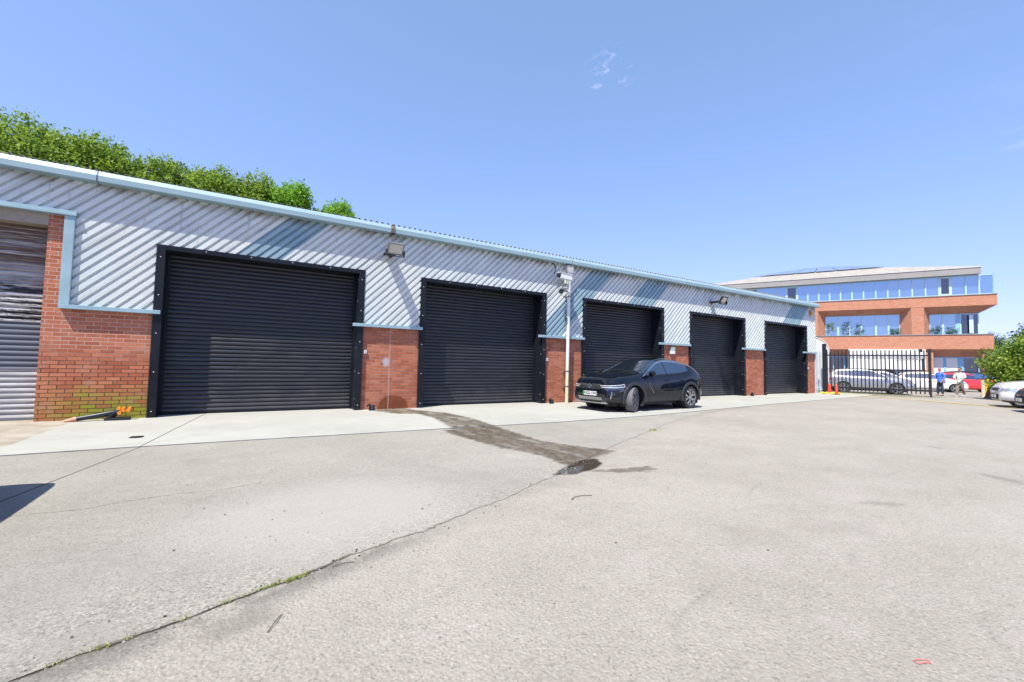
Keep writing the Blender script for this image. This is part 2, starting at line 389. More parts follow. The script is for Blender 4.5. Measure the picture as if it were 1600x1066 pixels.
# ------------------------------------------------------------------ mesh helpers
class MB:
    def __init__(s): s.v = []; s.f = []; s.m = []
    def add(s, vs, fs, mi=0):
        o = len(s.v); s.v += [tuple(v) for v in vs]; s.f += [tuple(i+o for i in f) for f in fs]; s.m += [mi]*len(fs); return s
    def box(s, a, b, mi=0, mat=None):
        x0, y0, z0 = a; x1, y1, z1 = b
        vs = [(x0,y0,z0),(x1,y0,z0),(x1,y1,z0),(x0,y1,z0),(x0,y0,z1),(x1,y0,z1),(x1,y1,z1),(x0,y1,z1)]
        if mat is not None: vs = [tuple(mat @ Vector(v)) for v in vs]
        return s.add(vs, [(0,3,2,1),(4,5,6,7),(0,1,5,4),(1,2,6,5),(2,3,7,6),(3,0,4,7)], mi)
    def tube(s, pts, r, seg=10, mi=0, cap=True):
        pts = [Vector(p) for p in pts]; n = len(pts)
        rr = r if isinstance(r, (list, tuple)) else [r]*n
        rings = []
        for i, p in enumerate(pts):
            d = (pts[min(i+1, n-1)] - pts[max(i-1, 0)]).normalized()
            u = d.cross(Vector((0, 0, 1)));
            if u.length < .05: u = d.cross(Vector((1, 0, 0)))
            u.normalize(); w = d.cross(u)
            rings.append([p + (u*math.cos(2*math.pi*k/seg) + w*math.sin(2*math.pi*k/seg))*rr[i] for k in range(seg)])
        vs = [v for R in rings for v in R]
        fs = [(i*seg+k, i*seg+(k+1)%seg, (i+1)*seg+(k+1)%seg, (i+1)*seg+k) for i in range(n-1) for k in range(seg)]
        if cap: fs += [tuple(range(seg))[::-1], tuple((n-1)*seg+k for k in range(seg))]
        return s.add(vs, fs, mi)
    def prism(s, poly, y0, y1, axis='y', mi=0):
        n = len(poly)
        f = {'y': lambda a, b, t: (a, t, b), 'x': lambda a, b, t: (t, a, b), 'z': lambda a, b, t: (a, b, t)}[axis]
        vs = [f(a, b, y0) for a, b in poly] + [f(a, b, y1) for a, b in poly]
        fs = [tuple(range(n)), tuple(range(n, 2*n))[::-1]] + [(i, i+n, (i+1) % n+n, (i+1) % n) for i in range(n)]
        return s.add(vs, fs, mi)
    def lathe(s, prof, seg=24, axis='y', c=(0, 0, 0), mi=0):
        vs = []
        for r, t in prof:
            for k in range(seg):
                a = 2*math.pi*k/seg; p = (r*math.cos(a), r*math.sin(a))
                vs.append({'y': (p[0]+c[0], t+c[1], p[1]+c[2]), 'z': (p[0]+c[0], p[1]+c[1], t+c[2])}[axis])
        n = len(prof)
        fs = [(i*seg+k, i*seg+(k+1) % seg, (i+1)*seg+(k+1) % seg, (i+1)*seg+k) for i in range(n-1) for k in range(seg)]
        return s.add(vs, fs, mi)
    def build(s, name, mat, parent=None, smooth=False, bevel=0., fix=True, loc=None):
        me = bpy.data.meshes.new(name); me.from_pydata(s.v, [], s.f)
        for m in (mat if isinstance(mat, (list, tuple)) else [mat]): me.materials.append(M[m] if isinstance(m, str) else m)
        if any(s.m): me.polygons.foreach_set('material_index', s.m)
        if fix:
            bm = bmesh.new(); bm.from_mesh(me)
            bmesh.ops.recalc_face_normals(bm, faces=bm.faces)
            if bevel: bmesh.ops.bevel(bm, geom=list(bm.edges), offset=bevel, segments=2, affect='EDGES', profile=.6)
            bm.to_mesh(me); bm.free()
        if smooth:
            me.polygons.foreach_set('use_smooth', [True]*len(me.polygons))
            if hasattr(me, 'set_sharp_from_angle'): me.set_sharp_from_angle(angle=rad(35))
        me.update()
        o = bpy.data.objects.new(name, me); col.objects.link(o)
        if parent: o.parent = parent
        if loc: o.location = loc
        return o
def tag(o, label=None, cat=None, group=None, kind=None):
    if label: o['label'] = label
    if cat: o['category'] = cat
    if group: o['group'] = group
    if kind: o['kind'] = kind
    return o
def empty(name, loc=(0, 0, 0), rz=0., label=None, cat=None, group=None):
    o = bpy.data.objects.new(name, None); col.objects.link(o); o.empty_display_size = .2
    o.location = loc; o.rotation_euler = (0, 0, rz); return tag(o, label, cat, group)
def copy_tree(o, parent=None):
    c = o.copy(); col.objects.link(c); c.parent = parent
    for ch in o.children: copy_tree(ch, c)
    return c

# ------------------------------------------------------------------ ground
def ground_z(x):
    t = min(1, max(0, (x-28)/7.)); t = t*t*(3-2*t); return -.18*t
EX = [-30, -3, -1.4, -.651, -.532, -.391, -.236, -.139, -.007, .141, .304, .531, .837, 1.204, 1.605, 2.077, 2.616, 3.149, 4.608, 6.75, 9.149, 11.681, 14.5]
EY = [-1.5, 1.62, 2.28, 2.534, 2.591, 2.62, 2.671, 2.708, 2.767, 2.833, 2.866, 2.973, 3.078, 3.204, 3.384, 3.558, 3.825, 4.083, 4.893, 5.924, 7.032, 7.80, 8.33]
AX = [-30, -2.5, -1.3, .2, 3.4, 6., 9, 12.8, 16.1, 22.1, 27.1, 29.]
AY = [7.8, 7.93, 7.96, 7.93, 7.82, 7.72, 7.78, 8.18, 8.56, 9.03, 9.5, 9.75]
rs = np.random.RandomState(3)
_jx2 = np.arange(-31, 31, .021); _jy2 = rs.normal(0, .005, len(_jx2)); _jx = np.arange(-31, 31, .07); _jy = rs.normal(0, 1, len(_jx)); _jy = np.convolve(_jy, [.25, .5, .25], 'same')*.016
def edge(x): return np.interp(x, EX, EY) + np.interp(x, _jx, _jy) + np.interp(x, _jx2, _jy2)
_ay = np.convolve(rs.normal(0, 1, len(_jx)), [.2, .6, .2], 'same')*.004
def apr(x): return np.interp(x, AX, AY) + np.interp(x, _jx, _ay)
STAIN = [(3.0, 11.6), (2.85, 11.2), (3.162, 10.367), (3.651, 10.176), (3.696, 9.255), (3.495, 8.067), (3.45, 7.7), (3.224, 7.7), (3.182, 7.192), (3.343, 5.763), (3.60, 5.013), (3.50, 4.525), (3.555, 4.38), (3.7, 4.30), (4.222, 4.60), (4.803, 4.80), (4.52, 5.378), (4.287, 5.918), (4.39, 7.587), (4.492, 8.931), (4.397, 10.172), (3.9, 11.0), (3.75, 11.6)]
POOL = [(3.098, 4.09), (3.351, 4.0), (3.75, 4.10), (4.02, 4.25), (4.197, 4.557), (3.874, 4.54), (3.411, 4.296)]
SCUFFS = [[(5.067, 1.94), (5.351, 1.83), (5.572, 1.592), (5.347, 1.65)], [(8.09, 1.732), (8.104, 1.51), (8.021, 1.287), (7.745, 1.244), (7.831, 1.513)], [(10.089, 2.76), (10.199, 2.519), (9.975, 2.503)], [(3.642, 1.425), (3.685, 1.366), (3.502, 1.335)], [(-.146, 2.50), (.162, 2.62), (.213, 2.477), (-.069, 2.385)]]
DAMP2 = [(3.55, 4.07), (3.95, 3.985), (4.2, 3.92), (4.46, 3.90), (4.46, 3.74), (4.2, 3.72), (3.95, 3.80), (3.709, 3.98)]
def sdf(px, py, poly):
    """positive inside, metres"""
    P = np.array(poly); n = len(P); d = np.full(px.shape, 1e9); ins = np.zeros(px.shape, bool)
    for i in range(n):
        a = P[i]; b = P[(i+1) % n]; e = b-a
        t = np.clip(((px-a[0])*e[0]+(py-a[1])*e[1])/(e@e), 0, 1)
        d = np.minimum(d, np.hypot(px-a[0]-t*e[0], py-a[1]-t*e[1]))
        c = ((a[1] > py) != (b[1] > py)) & (px < (b[0]-a[0])*(py-a[1])/(b[1]-a[1]+1e-12)+a[0])
        ins ^= c
    return np.where(ins, d, -d)
def line_d(px, py, a, b):
    e = np.array(b)-np.array(a); e = e/np.hypot(*e); return (px-a[0])*e[1]-(py-a[1])*e[0]
CRX = [-3, -2.2, -1.435, -1.073, -.819, -.463, -.163, .2]; CRY = [4.7, 4.9, 5.0, 4.95, 5.06, 5.126, 5.08, 5.2]
def sheet(name, xs, y0, y1, ny, z, mat, joint=None, extra=None):
    """grid between two curves y0(x) and y1(x)"""
    xs = np.asarray(xs, float); nx = len(xs)
    t = np.linspace(0, 1, ny)[:, None]
    X = np.repeat(xs[None, :], ny, 0); Y0 = y0(xs)[None, :]; Y1 = y1(xs)[None, :]
    Y = Y0*(1-t)+Y1*t
    Z = z(X, Y)
    V = np.stack([X, Y, Z], -1).reshape(-1, 3)
    i = np.arange((ny-1)*(nx-1)); r, c = i//(nx-1), i % (nx-1); a = r*nx+c
    F = np.stack([a, a+1, a+nx+1, a+nx], -1)
    me = bpy.data.meshes.new(name)
    me.vertices.add(len(V)); me.vertices.foreach_set('co', V.ravel())
    me.loops.add(F.size); me.loops.foreach_set('vertex_index', F.ravel())
    me.polygons.add(len(F)); me.polygons.foreach_set('loop_start', np.arange(0, F.size, 4))
    me.update(calc_edges=True)
    px, py = V[:, 0], V[:, 1]
    at = {'edge': py-edge(px), 'top': apr(px)-py,
          'wet': np.maximum(sdf(px, py, STAIN), sdf(px, py, DAMP2)), 'pool': sdf(px, py, POOL), 'scuff': np.max([sdf(px, py, q) for q in SCUFFS], 0),
          'joint': line_d(px, py, *joint) if joint else np.full(len(px), 9.),
          'crack': np.where((px < .2), py-np.interp(px, CRX, CRY), 9.)}
    for k, v in at.items():
        A = me.attributes.new(k, 'FLOAT', 'POINT'); A.data.foreach_set('value', v.astype(np.float32))
    me.materials.append(M[mat]); me.polygons.foreach_set('use_smooth', [True]*len(F))
    o = bpy.data.objects.new(name, me); col.objects.link(o); o['kind'] = 'structure'
    return o
K = lambda v: (lambda x: np.full(np.shape(x), float(v)))
gzv = lambda X, Y: -.18*(lambda t: t*t*(3-2*t))(np.clip((X-28)/7., 0, 1))
# asphalt: fine near the camera, coarse beyond; joined into one object afterwards
parts = [sheet('asphalt', np.arange(-3, 15.01, .05), K(0), K(8.6), 173, gzv, 'asphalt'),
         sheet('asphalt', list(range(-260, -3, 16))+[-3], K(-200), K(0), 6, gzv, 'asphalt'),
         sheet('asphalt', list(range(-260, -3, 16))+[-3], K(0), K(200), 6, gzv, 'asphalt'),
         sheet('asphalt', [-3, 15], K(-200), K(0), 2, gzv, 'asphalt'),
         sheet('asphalt', [-3, 15], K(8.6), K(200), 2, gzv, 'asphalt'),
         sheet('asphalt', list(np.arange(15, 45, 1.))+[45, 60, 120, 400, 900], K(-600), K(900), 16, gzv, 'asphalt')]
def join(objs, name):
    bm = bmesh.new()
    for o in objs: bm.from_mesh(o.data)
    me = objs[0].data; bm.to_mesh(me); bm.free()
    for o in objs[1:]:
        m = o.data; bpy.data.objects.remove(o); bpy.data.meshes.remove(m)
    objs[0].name = name
    return objs[0]
ground = join(parts, 'asphalt_ground')
jA, jB, jC = (-.699, 11.879), (-1.189, 7.935), (-1.84, 5.03)
sheet('concrete_yard', np.concatenate([np.arange(-12, -3, .5), np.arange(-3, 14.5, .05)]), edge, lambda x: apr(x)-.0, 130,
      lambda X, Y: .004+.0*X, 'concrete', (jB, jC))
ap = sheet('concrete_apron', np.concatenate([np.arange(-12, -3, .5), np.arange(-3, 7, .05), np.arange(7, 29, .4)]), apr, K(D+.5), 80,
      lambda X, Y: .014+.0*X, 'apron', (jA, jB))
# thin front lip of the apron
b = MB(); xs = np.arange(-12, 28.8, .2); ys = apr(xs)
for i in range(len(xs)-1):
    b.add([(xs[i], ys[i], .0), (xs[i+1], ys[i+1], .0), (xs[i+1], ys[i+1], .014), (xs[i], ys[i], .014)], [(0, 1, 2, 3)])
b.build('apron_lip', 'grey_kerb', fix=False)['kind'] = 'structure'

def strip(name, pts, w, z, mat):
    b = MB()
    for i in range(len(pts)-1):
        a = Vector((*pts[i], 0)); c = Vector((*pts[i+1], 0)); n = Vector((-(c-a).y, (c-a).x, 0)).normalized()*w/2
        q = [a+n, a-n, c-n, c+n]
        b.add([(p.x, p.y, ground_z(p.x)+z) for p in q], [(0, 1, 2, 3)])
    o = b.build(name, mat, fix=False); o['kind'] = 'structure'; return o
strip('yellow_line', [(26.3, 11.2), (26.6, 10.2), (26.3, 8.6), (26.0, 7.3), (25.1, 5.3), (24.6, 4.0)], .20, .018, 'line_yellow')
strip('orange_line', [(28.6, 11.9), (28.9, 9.6), (29.2, 7.6), (31.0, 6.7), (33.9, 6.0)], .16, .018, 'line_orange')

# drain cover on the apron, litter
b = MB(); b.lathe([(0, .022), (.085, .022), (.095, .016)], 20, 'z')
for k in range(-3, 4): b.box((-.07, k*.02-.004, .022), (.07, k*.02+.004, .026))
tag(b.build('drain_cover', 'dark', loc=(-1.375, 8.85, 0)), 'small round black drain cover set in the pale concrete apron', 'drain cover')
b = MB(); b.tube([(2.607+.030*math.cos(a)+.006*math.sin(3*a), .735+.014*math.sin(a)-.016*math.cos(a)+.003*math.cos(4*a), .006) for a in np.linspace(0, 6.1, 26)], .0016, 6)
tag(b.build('rubber_band', paint('red_band', (.85, .14, .13), .6), smooth=True), 'red loop of band lying on the asphalt near the camera', 'litter')
b = MB(); b.tube([(.148, 2.367, .006), (.18, 2.43, .012), (.215, 2.496, .007)], .0022, 6)
tag(b.build('twig', 'wood'), 'short straight black stick on the asphalt close to the grassy joint', 'stick')
b = MB(); b.tube([(2.691, 3.257, .006), (2.76, 3.30, .01), (2.86, 3.30, .012), (2.962, 3.273, .006)], .003, 6)
tag(b.build('twig', 'wood'), 'thin curved black stick on the asphalt below the puddle', 'stick')
b = MB(); b.tube([(.516, 2.905, .008), (.58, 2.915, .012), (.644, 2.912, .008)], .0022, 6)
tag(b.build('twig', 'wood'), 'small dark stick lying in the joint beyond the grass', 'stick')

# loose grit on yard: nobody could count it
def pebbles():
    b = MB(); R = random.Random(5)
    for i in range(900):
        if i < 420:
            x = R.uniform(-.7, 4.); y = float(edge(x)) + R.gauss(-.03, .09)
        else:
            x = R.uniform(-1.6, 7); y = R.uniform(.7, 7.5)
        if x < -1.2 and y < 2: continue
        s = R.choice([.003, .004, .005, .006, .009]) * R.uniform(.7, 1.3); z = .006 if y > edge(x) else 0
        vs = [(x+s*a*R.uniform(.7, 1.2), y+s*c*R.uniform(.7, 1.2), z+s*d) for a, c, d in ((1, 0, .2), (-.5, .85, .25), (-.6, -.8, .2), (.1, .05, .95), (0, 0, -.2))]
        b.add(vs, [(0, 1, 3), (1, 2, 3), (2, 0, 3), (0, 4, 1), (1, 4, 2), (2, 4, 0)], R.choice([0, 0, 1, 2]))
    o = b.build('grit', [paint('grit_pale', (.5, .47, .43), .9), paint('grit_dark', (.10, .095, .09), .9), paint('grit_mid', (.28, .26, .24), .9)], fix=False)
    tag(o, 'loose stone grit scattered over the yard and along the joint', 'grit', kind='stuff')
pebbles()
def weeds():
    b = MB(); R = random.Random(9); rn = []
    spots = [(-.60, .03, 40), (-.47, .02, 40), (-.38, .015, 16), (-.20, .02, 26), (-.03, .015, 26), (.05, .015, 20), (.14, .02, 50), (.205, .015, 60), (.27, .02, 110), (.32, .018, 130), (.36, .01, 50), (.60, .04, 14), (.9, .05, 16), (1.3, .05, 12)]
    for x0, sx, nb in spots:
        for i in range(nb):
            x = R.gauss(x0, sx); y = float(edge(x)) + R.gauss(-.004, .010); a = R.uniform(0, 6.28); h = R.uniform(.006, .024); w = R.uniform(.0015, .003); l = R.uniform(.3, 1.1)*h
            dx, dy = math.cos(a), math.sin(a)
            b.add([(x-dy*w, y+dx*w, .004), (x+dy*w, y-dx*w, .004), (x+dx*l*.5+dy*w*.7, y+dy*l*.5-dx*w*.7, h*.7), (x+dx*l, y+dy*l, h)], [(0, 1, 2), (0, 2, 3)]); rn += [R.random()]*2
    for i in range(60):
        x = 7.05+R.gauss(0, .10); y = 5.98+R.gauss(0, .05); a = R.uniform(0, 6.28); h = R.uniform(.02, .05); w = .006
        dx, dy = math.cos(a), math.sin(a)
        b.add([(x-dy*w, y+dx*w, 0), (x+dy*w, y-dx*w, 0), (x+dx*h*.7, y+dy*h*.7, h)], [(0, 1, 2)]); rn.append(R.random())
    o = b.build('joint_grass', 'grass', fix=False)
    A = o.data.attributes.new('rnd', 'FLOAT', 'FACE'); A.data.foreach_set('value', rn)
    tag(o, 'thin line of green weeds growing in the joint between concrete and asphalt', 'grass', kind='stuff')
weeds()

# ------------------------------------------------------------------ the row of units
T = empty('industrial_unit_row', (0, 0, 0), 0, 'long low row of brick units with diagonal ribbed cladding and black roller shutters', 'building')
M['brick'] = brick_mat('red_brick')
M['brick_moss'] = brick_mat('mossy_brick', moss=True)
M['brick_wet'] = brick_mat('stained_brick', wet=True)
DOORS = [(-1.66, 2.566), (4.066, 8.352), (9.907, 14.106), (15.709, 19.748), (21.371, 25.49)]
PIERS = [(-3.29, -1.6, 'brick_moss', 'mossy green brick pier at the open end'), (2.5, 4.13, 'brick_wet', 'brick pier with a dark damp patch and a white splash'), (8.29, 9.97, 'brick', None), (14.04, 15.77, 'brick', None), (19.69, 21.43, 'brick', None), (25.43, 26.40, 'brick', None)]
for x0, x1, m, lb in PIERS:
    b = MB().box((x0, D, 0), (x1, D+.6, 4.62)); o = b.build('brick_pier', m, T)
    if lb: o['label'] = lb
MB().box((-9, D+.62, 0), (26.40, D+.75, 4.62)).box((-9, D+9.8, 0), (26.40, D+10, 4.6)).box((-9, D+.75, 0), (-8.8, D+9.8, 4.6)).box((26.2, D+.75, 0), (26.4, D+9.8, 4.6)).build('rear_and_blocking_walls', 'brick', T)  # nearest box is an unseen wall added behind the shutters to block light leaks
MB().box((-9, D, 0), (-7.9, D+.6, 4.62)).build('brick_pier', 'brick', T)
# pale mortar line (movement joint) in the second pier
MB().box((3.275, D-.003, .0), (3.292, D+.01, 2.14)).build('movement_joint', paint('mastic', (.62, .42, .36), .8), T)

# diagonal profiled sheets
def clad_panel(bm, x0, x1, z0, z1, y):
    P = .1414/1.0; c45 = math.sqrt(.5)
    # rib coordinate c = x - z ; along coordinate s = x + z
    hp = .20
    k0 = math.floor((x0-z1)/hp)-1; k1 = math.ceil((x1-z0)/hp)+1
    prof = [(.00, .0), (.075, .0), (.100, .035), (.170, .035), (.200, .0)]
    prof = [(0., 0.), (.108, 0.), (.128, .050), (.172, .050), (.192, 0.)]
    s0, s1 = x0+z0-.2, x1+z1+.2
    cs = []
    for k in range(k0, k1+1):
        for c, d in prof: cs.append((k*hp+c, d))
    tmp = bmesh.new(); va = []; vb = []
    for c, d in cs:
        va.append(tmp.verts.new(((s0+c)/2, y+d, (s0-c)/2))); vb.append(tmp.verts.new(((s1+c)/2, y+d, (s1-c)/2)))
    for i in range(len(cs)-1): tmp.faces.new((va[i], va[i+1], vb[i+1], vb[i]))
    for co, no in (((x0, 0, 0), (-1, 0, 0)), ((x1, 0, 0), (1, 0, 0)), ((0, 0, z0), (0, 0, -1)), ((0, 0, z1), (0, 0, 1))):
        bmesh.ops.bisect_plane(tmp, geom=tmp.verts[:]+tmp.edges[:]+tmp.faces[:], plane_co=co, plane_no=no, clear_outer=True)
    me = bpy.data.meshes.new('t'); tmp.to_mesh(me); tmp.free(); bm.from_mesh(me); bpy.data.meshes.remove(me)
bm = bmesh.new(); ZT = 4.66; yc = D-.055
clad_panel(bm, -9, -2.97, 4.02, ZT, yc)
xs = -2.97
for x0, x1 in DOORS:
    clad_panel(bm, xs, x0+.02, 2.20, ZT, yc); clad_panel(bm, x0+.02, x1-.02, 3.57, ZT, yc); xs = x1-.02
clad_panel(bm, xs, 26.40, 2.20, ZT, yc)
me = bpy.data.meshes.new('cladding'); bm.to_mesh(me); bm.free(); me.materials.append(M['cladding'])
o = bpy.data.objects.new('cladding', me); col.objects.link(o); o.parent = T
MB().box((26.40, D-.06, 0), (26.415, D+9.5, 4.62)).build('side_cladding', paint('side_sheet', (.55, .6, .66), .5), T)

# cills, corner trims
cy = D-.12
for x0, x1 in ((-3.05, -1.53), (2.31, 4.14), (8.08, 9.97), (13.86, 15.72), (19.54, 21.38), (25.12, 26.42)):
    MB().box((x0, cy, 2.145), (x1, D-.005, 2.225)).build('cill_trim', 'blue_trim', T, bevel=.006)
MB().box((-3.05, D-.115, 2.225), (-2.90, D-.004, 3.935)).build('corner_trim', 'blue_trim', T, bevel=.006)
MB().box((-9, D-.14, 3.935), (-2.88, D-.004, 3.985)).box((-9, D-.12, 3.985), (-2.88, D-.004, 4.03)).build('head_trim', 'blue_trim', T, bevel=.005)
MB().box((-7.9, D-.004, 3.72), (-3.29, D+.33, 3.935)).build('lintel', 'beige', T)

# gutter in lengths, with a joint strap at each end
prof = [(D-.01, 4.648), (D-.24, 4.648), (D-.26, 4.66), (D-.26, 4.765), (D-.20, 4.868), (D-.185, 4.868), (D-.185, 4.80), (D-.01, 4.80)]
JX = [-9, -2.60, 3.20, 9.25, 15.29, 21.12, 26.48]
for i in range(6):
    g0 = .012 if i else 0; g1 = .012
    x0 = JX[i]+g0+(.05 if i == 2 else 0); x1 = JX[i+1]-g1-(.05 if i == 1 else 0)
    MB().prism(prof, x0, x1, 'x').build('gutter', 'gutter', T)
strap = [(y+(.012 if y > D-.1 else .012), z) for y, z in prof[:8]]
for i in range(1, 6):
    w = .07 if i == 2 else .02
    MB().prism([(y+.008, z+.004) for y, z in prof], JX[i]-w, JX[i]+w, 'x').build('gutter_joint', paint('joint_strap', (.16, .13, .11) if i == 2 else (.12, .17, .2), .7), T)
# corrugated roof sheet
b = MB(); pit = .146; y0, z0 = D-.20, 4.882; y1 = D+4.9; z1 = z0+math.tan(rad(9))*(y1-y0)
xs = np.arange(-9, 26.5, pit/6)
vs = []
for j, (yy, zz) in enumerate(((y0, z0), (y1, z1), (D+10.1, z0))):
    for x in xs: vs.append((x, yy, zz+.028*math.cos(2*math.pi*x/pit)))
for j, (yy, zz) in enumerate(((y0, z0), (y1, z1), (D+10.1, z0))):
    for x in xs: vs.append((x, yy, zz-.010+.028*math.cos(2*math.pi*x/pit)))
n = len(xs); fs = []
for j in (0, 1):
    for i in range(n-1):
        a = j*n+i; fs.append((a, a+1, a+n+1, a+n)); a += 3*n; fs.append((a, a+n, a+n+1, a+1))
for i in range(n-1): fs.append((i, i+3*n, i+1+3*n, i+1))
b.add(vs, fs); b.build('roof', 'roofsheet', T, smooth=True, fix=False)

# roller shutters
def curtain_mesh(x0, x1, z0, z1, y, pitch=.094):
    b = MB(); n = int((z1-z0)/pitch)+1; zs = []
    pr = [(0, .0), (.12, .016), (.32, .024), (.55, .022), (.8, .010), (.93, -.004)]
    for k in range(n):
        for t, d in pr:
            z = z0+(k+t)*pitch
            if z <= z1: zs.append((z, -d))
    vs = [(x0, y+d, z) for z, d in zs]+[(x1, y+d, z) for z, d in zs]; m = len(zs)
    b.add(vs, [(i, i+m, i+m+1, i+1) for i in range(m-1)])
    return b
yr = D+.42
for k, (x0, x1) in enumerate(DOORS):
    root = curtain_mesh(x0+.13, x1-.13, .06, 3.56, yr).build('roller_shutter', 'shutter', T, fix=False)
    MB().box((x0+.13, yr-.02, .014), (x1-.13, yr+.03, .10)).build('bottom_rail', 'black_frame', root, bevel=.004)
    yf = D-.07
    for a_ in (x0, x1-.15): MB().box((a_, yf, .0), (a_+.15, yr+.06, 3.61)).build('jamb', 'black_frame', root)
    MB().box((x0+.15, yf+.003, 3.51), (x1-.15, yr+.06, 3.608)).build('head_frame', 'black_frame', root)
    # guide angle inside each jamb
    for a_ in (x0+.15, x1-.19): MB().box((a_, yr-.09, .014), (a_+.04, yr-.03, 3.51)).build('guide_rail', 'black_frame', root)
    pts = []
    for z in (.14, .95, 1.75, 2.55, 3.35): pts.append((x0+.075, yf, z)); pts.append((x1-.075, yf, z))
    for z in (.3, 1.0, 1.6, 2.2, 2.8, 3.35): pts.append((x1-.15, yf+.07, z, 1))
    for q in range(1, 5): pts.append((x0+(x1-x0)*q/5, yf+.003, 3.565))
    for p in pts:
        s = MB()
        if len(p) == 4: s.box((-.005, -.010, -.010), (.004, .010, .010))
        else: s.lathe([(.0, -.007), (.008, -.006), (.012, 0)], 8, 'y')
        s.build('screw', 'screw', root, loc=p[:3], fix=False)
o = curtain_mesh(-7.95, -3.29, .04, 3.74, D+.30, .1).build('roller_shutter', 'old_shutter', T, fix=False); o['label'] = 'worn grey shutter with dark and silver bands and peeling paint'
MB().box((-7.95, D+.28, .014), (-3.29, D+.33, .06)).build('bottom_rail', 'steel', o)

# downpipe with hopper and clips
dp = MB().tube([(0, 0, .0), (.0175, 0, 2.25), (.035, 0, 4.5)], .055, 16).build('downpipe', 'white_pipe', T, smooth=True, loc=(9.17, D-.16, .01))
MB().prism([(-.10, 4.36), (.10, 4.36), (.13, 4.46), (.13, 4.60), (-.13, 4.60), (-.13, 4.46)], -.07, .12).build('hopper', paint('hopper_white', (.6, .6, .58), .6), dp, loc=(.035, 0, 0))
for z in (.55, 1.05, 3.55):
    MB().tube([(.0, 0, z-.02), (0, 0, z+.02)], .063, 16).box((-.09, .02, z-.015), (.09, .14, z+.015)).build('pipe_clip', 'steel', dp, loc=(.0078*z, 0, 0))

# ---- things fixed to the wall
def floodlight(loc, tilt, label, grp='floodlights on the cladding', s=1.):
    r = empty('floodlight', loc, 0, label, 'floodlight', grp)
    mt = Matrix.Translation((0, -.36, .0)) @ Matrix.Rotation(rad(tilt), 4, 'X')
    def bx(b, a, c, mi=0): b.box(tuple(q*s for q in a), tuple(q*s for q in c), mi, mt)
    b = MB(); bx(b, (-.20, .0, -.15), (.20, .07, .15))
    bx(b, (-.20, -.02, .125), (.20, .0, .15)); bx(b, (-.20, -.02, -.15), (.20, .0, -.125)); bx(b, (-.20, -.02, -.125), (-.175, .0, .125)); bx(b, (.175, -.02, -.125), (.20, .0, .125))
    for k in range(-4, 5): bx(b, (k*.04-.006, .07, -.13), (k*.04+.006, .10, .13))
    b.build('housing', 'steel' if s == 1. else 'dark', r)
    b = MB(); bx(b, (-.174, -.006, -.124), (.174, -.001, .124)); b.build('lamp_glass', 'lamp_glass', r)
    b = MB().box((-.15*s, -.26, -.035), (.15*s, .29, -.015)).tube([(0, .30, -.06), (0, -.24, -.06)], .02, 8)  # thin wide plate added above the arm to broaden its cast shadow
    b.box((-.06, .27, -.08), (.06, .31, .06)).box((-.24, -.36, -.17), (-.215, -.28, -.02)).box((.215, -.36, -.17), (.24, -.28, -.02)).box((-.24, -.33, -.18), (.24, -.29, -.165)).build('bracket', 'dark', r)
    return r
floodlight((3.16, D-.30, 4.13), 32, 'large grey floodlight between the first two black shutters')
floodlight((17.15, D-.30, 4.14), 32, 'black floodlight above the fourth shutter', s=.95)
# security camera on the downpipe
r = empty('security_camera', (8.84, D-.45, 4.14), 0, 'white box security camera pointing along the wall from the top of the downpipe', 'security camera')
mt = Matrix.Rotation(rad(4), 4, 'Y')
MB().box((-.26, -.08, -.085), (.20, .08, .085), 0, mt).box((-.31, -.095, .085), (.22, .095, .10), 0, mt).build('housing', 'white', r, bevel=.004)
MB().tube([(-.265, 0, .015), (-.35, 0, .018)], .065, 12).tube([(-.12, -.056, 0), (-.12, -.068, 0)], .025, 12).build('lens', 'dark', r)
MB().tube([(.05, 0, -.06), (.10, .05, -.10), (.18, .25, -.10)], .022, 8).box((.14, .20, -.16), (.26, .26, .10)).build('mounting_arm', 'white', r)
r = empty('security_lamp', (8.82, D-.40, 3.72), 0, 'small round grey lamp with loose wires below the camera on the downpipe', 'lamp')
MB().lathe([(0, -.07), (.05, -.06), (.075, 0), (.05, .05), (0, .06)], 14, 'y').build('lamp_head', 'steel', r, smooth=True)
MB().box((-.20, -.05, -.13), (-.10, .03, .0)).tube([(-.15, 0, -.05), (-.05, .02, .03), (.05, .04, .0), (.30, .22, .0)], .014, 6).build('bracket', 'dark', r)
MB().tube([(-.15, 0, 0), (-.22, .05, .12), (-.18, .1, .22), (-.05, .12, .14), (.1, .2, .2), (.28, .22, .35)], .007, 5).tube([(-.05, 0, .05), (-.1, .08, -.12), (.08, .15, -.2), (.28, .22, -.1)], .006, 5).tube([(-.25, .3, .9), (-.22, .2, .75), (-.24, .24, .55)], .02, 6).build('cable', 'dark', r)
# key switches
def keyswitch(x, z, lb):
    r = empty('key_switch', (x, D, z), 0, lb, 'switch box', 'key switches beside the shutters')
    MB().box((-.035, -.045, -.045), (.035, 0, .045)).build('switch_body', 'white', r, bevel=.005)
    MB().lathe([(0, -.052), (.014, -.05), (.016, -.045)], 10, 'y').build('lock', 'steel', r)
keyswitch(2.64, 1.50, 'white key switch on the brick pier with the damp patch')
keyswitch(8.42, 1.43, 'white key switch on the brick pier left of the downpipe')
keyswitch(25.62, 1.35, 'white key switch on the last narrow brick pier by the fence')
r = empty('emergency_light', (14.62, D, 1.93), 0, 'white and green emergency light box on the brick pier behind the black car', 'emergency light')
MB().box((-.13, -.09, -.14), (.13, 0, .0)).build('lamp_box', 'white', r, bevel=.012)
MB().box((-.12, -.095, .0), (.12, -.0, .15)).build('sign_box', paint('sage', (.45, .62, .52), .5), r, bevel=.01)
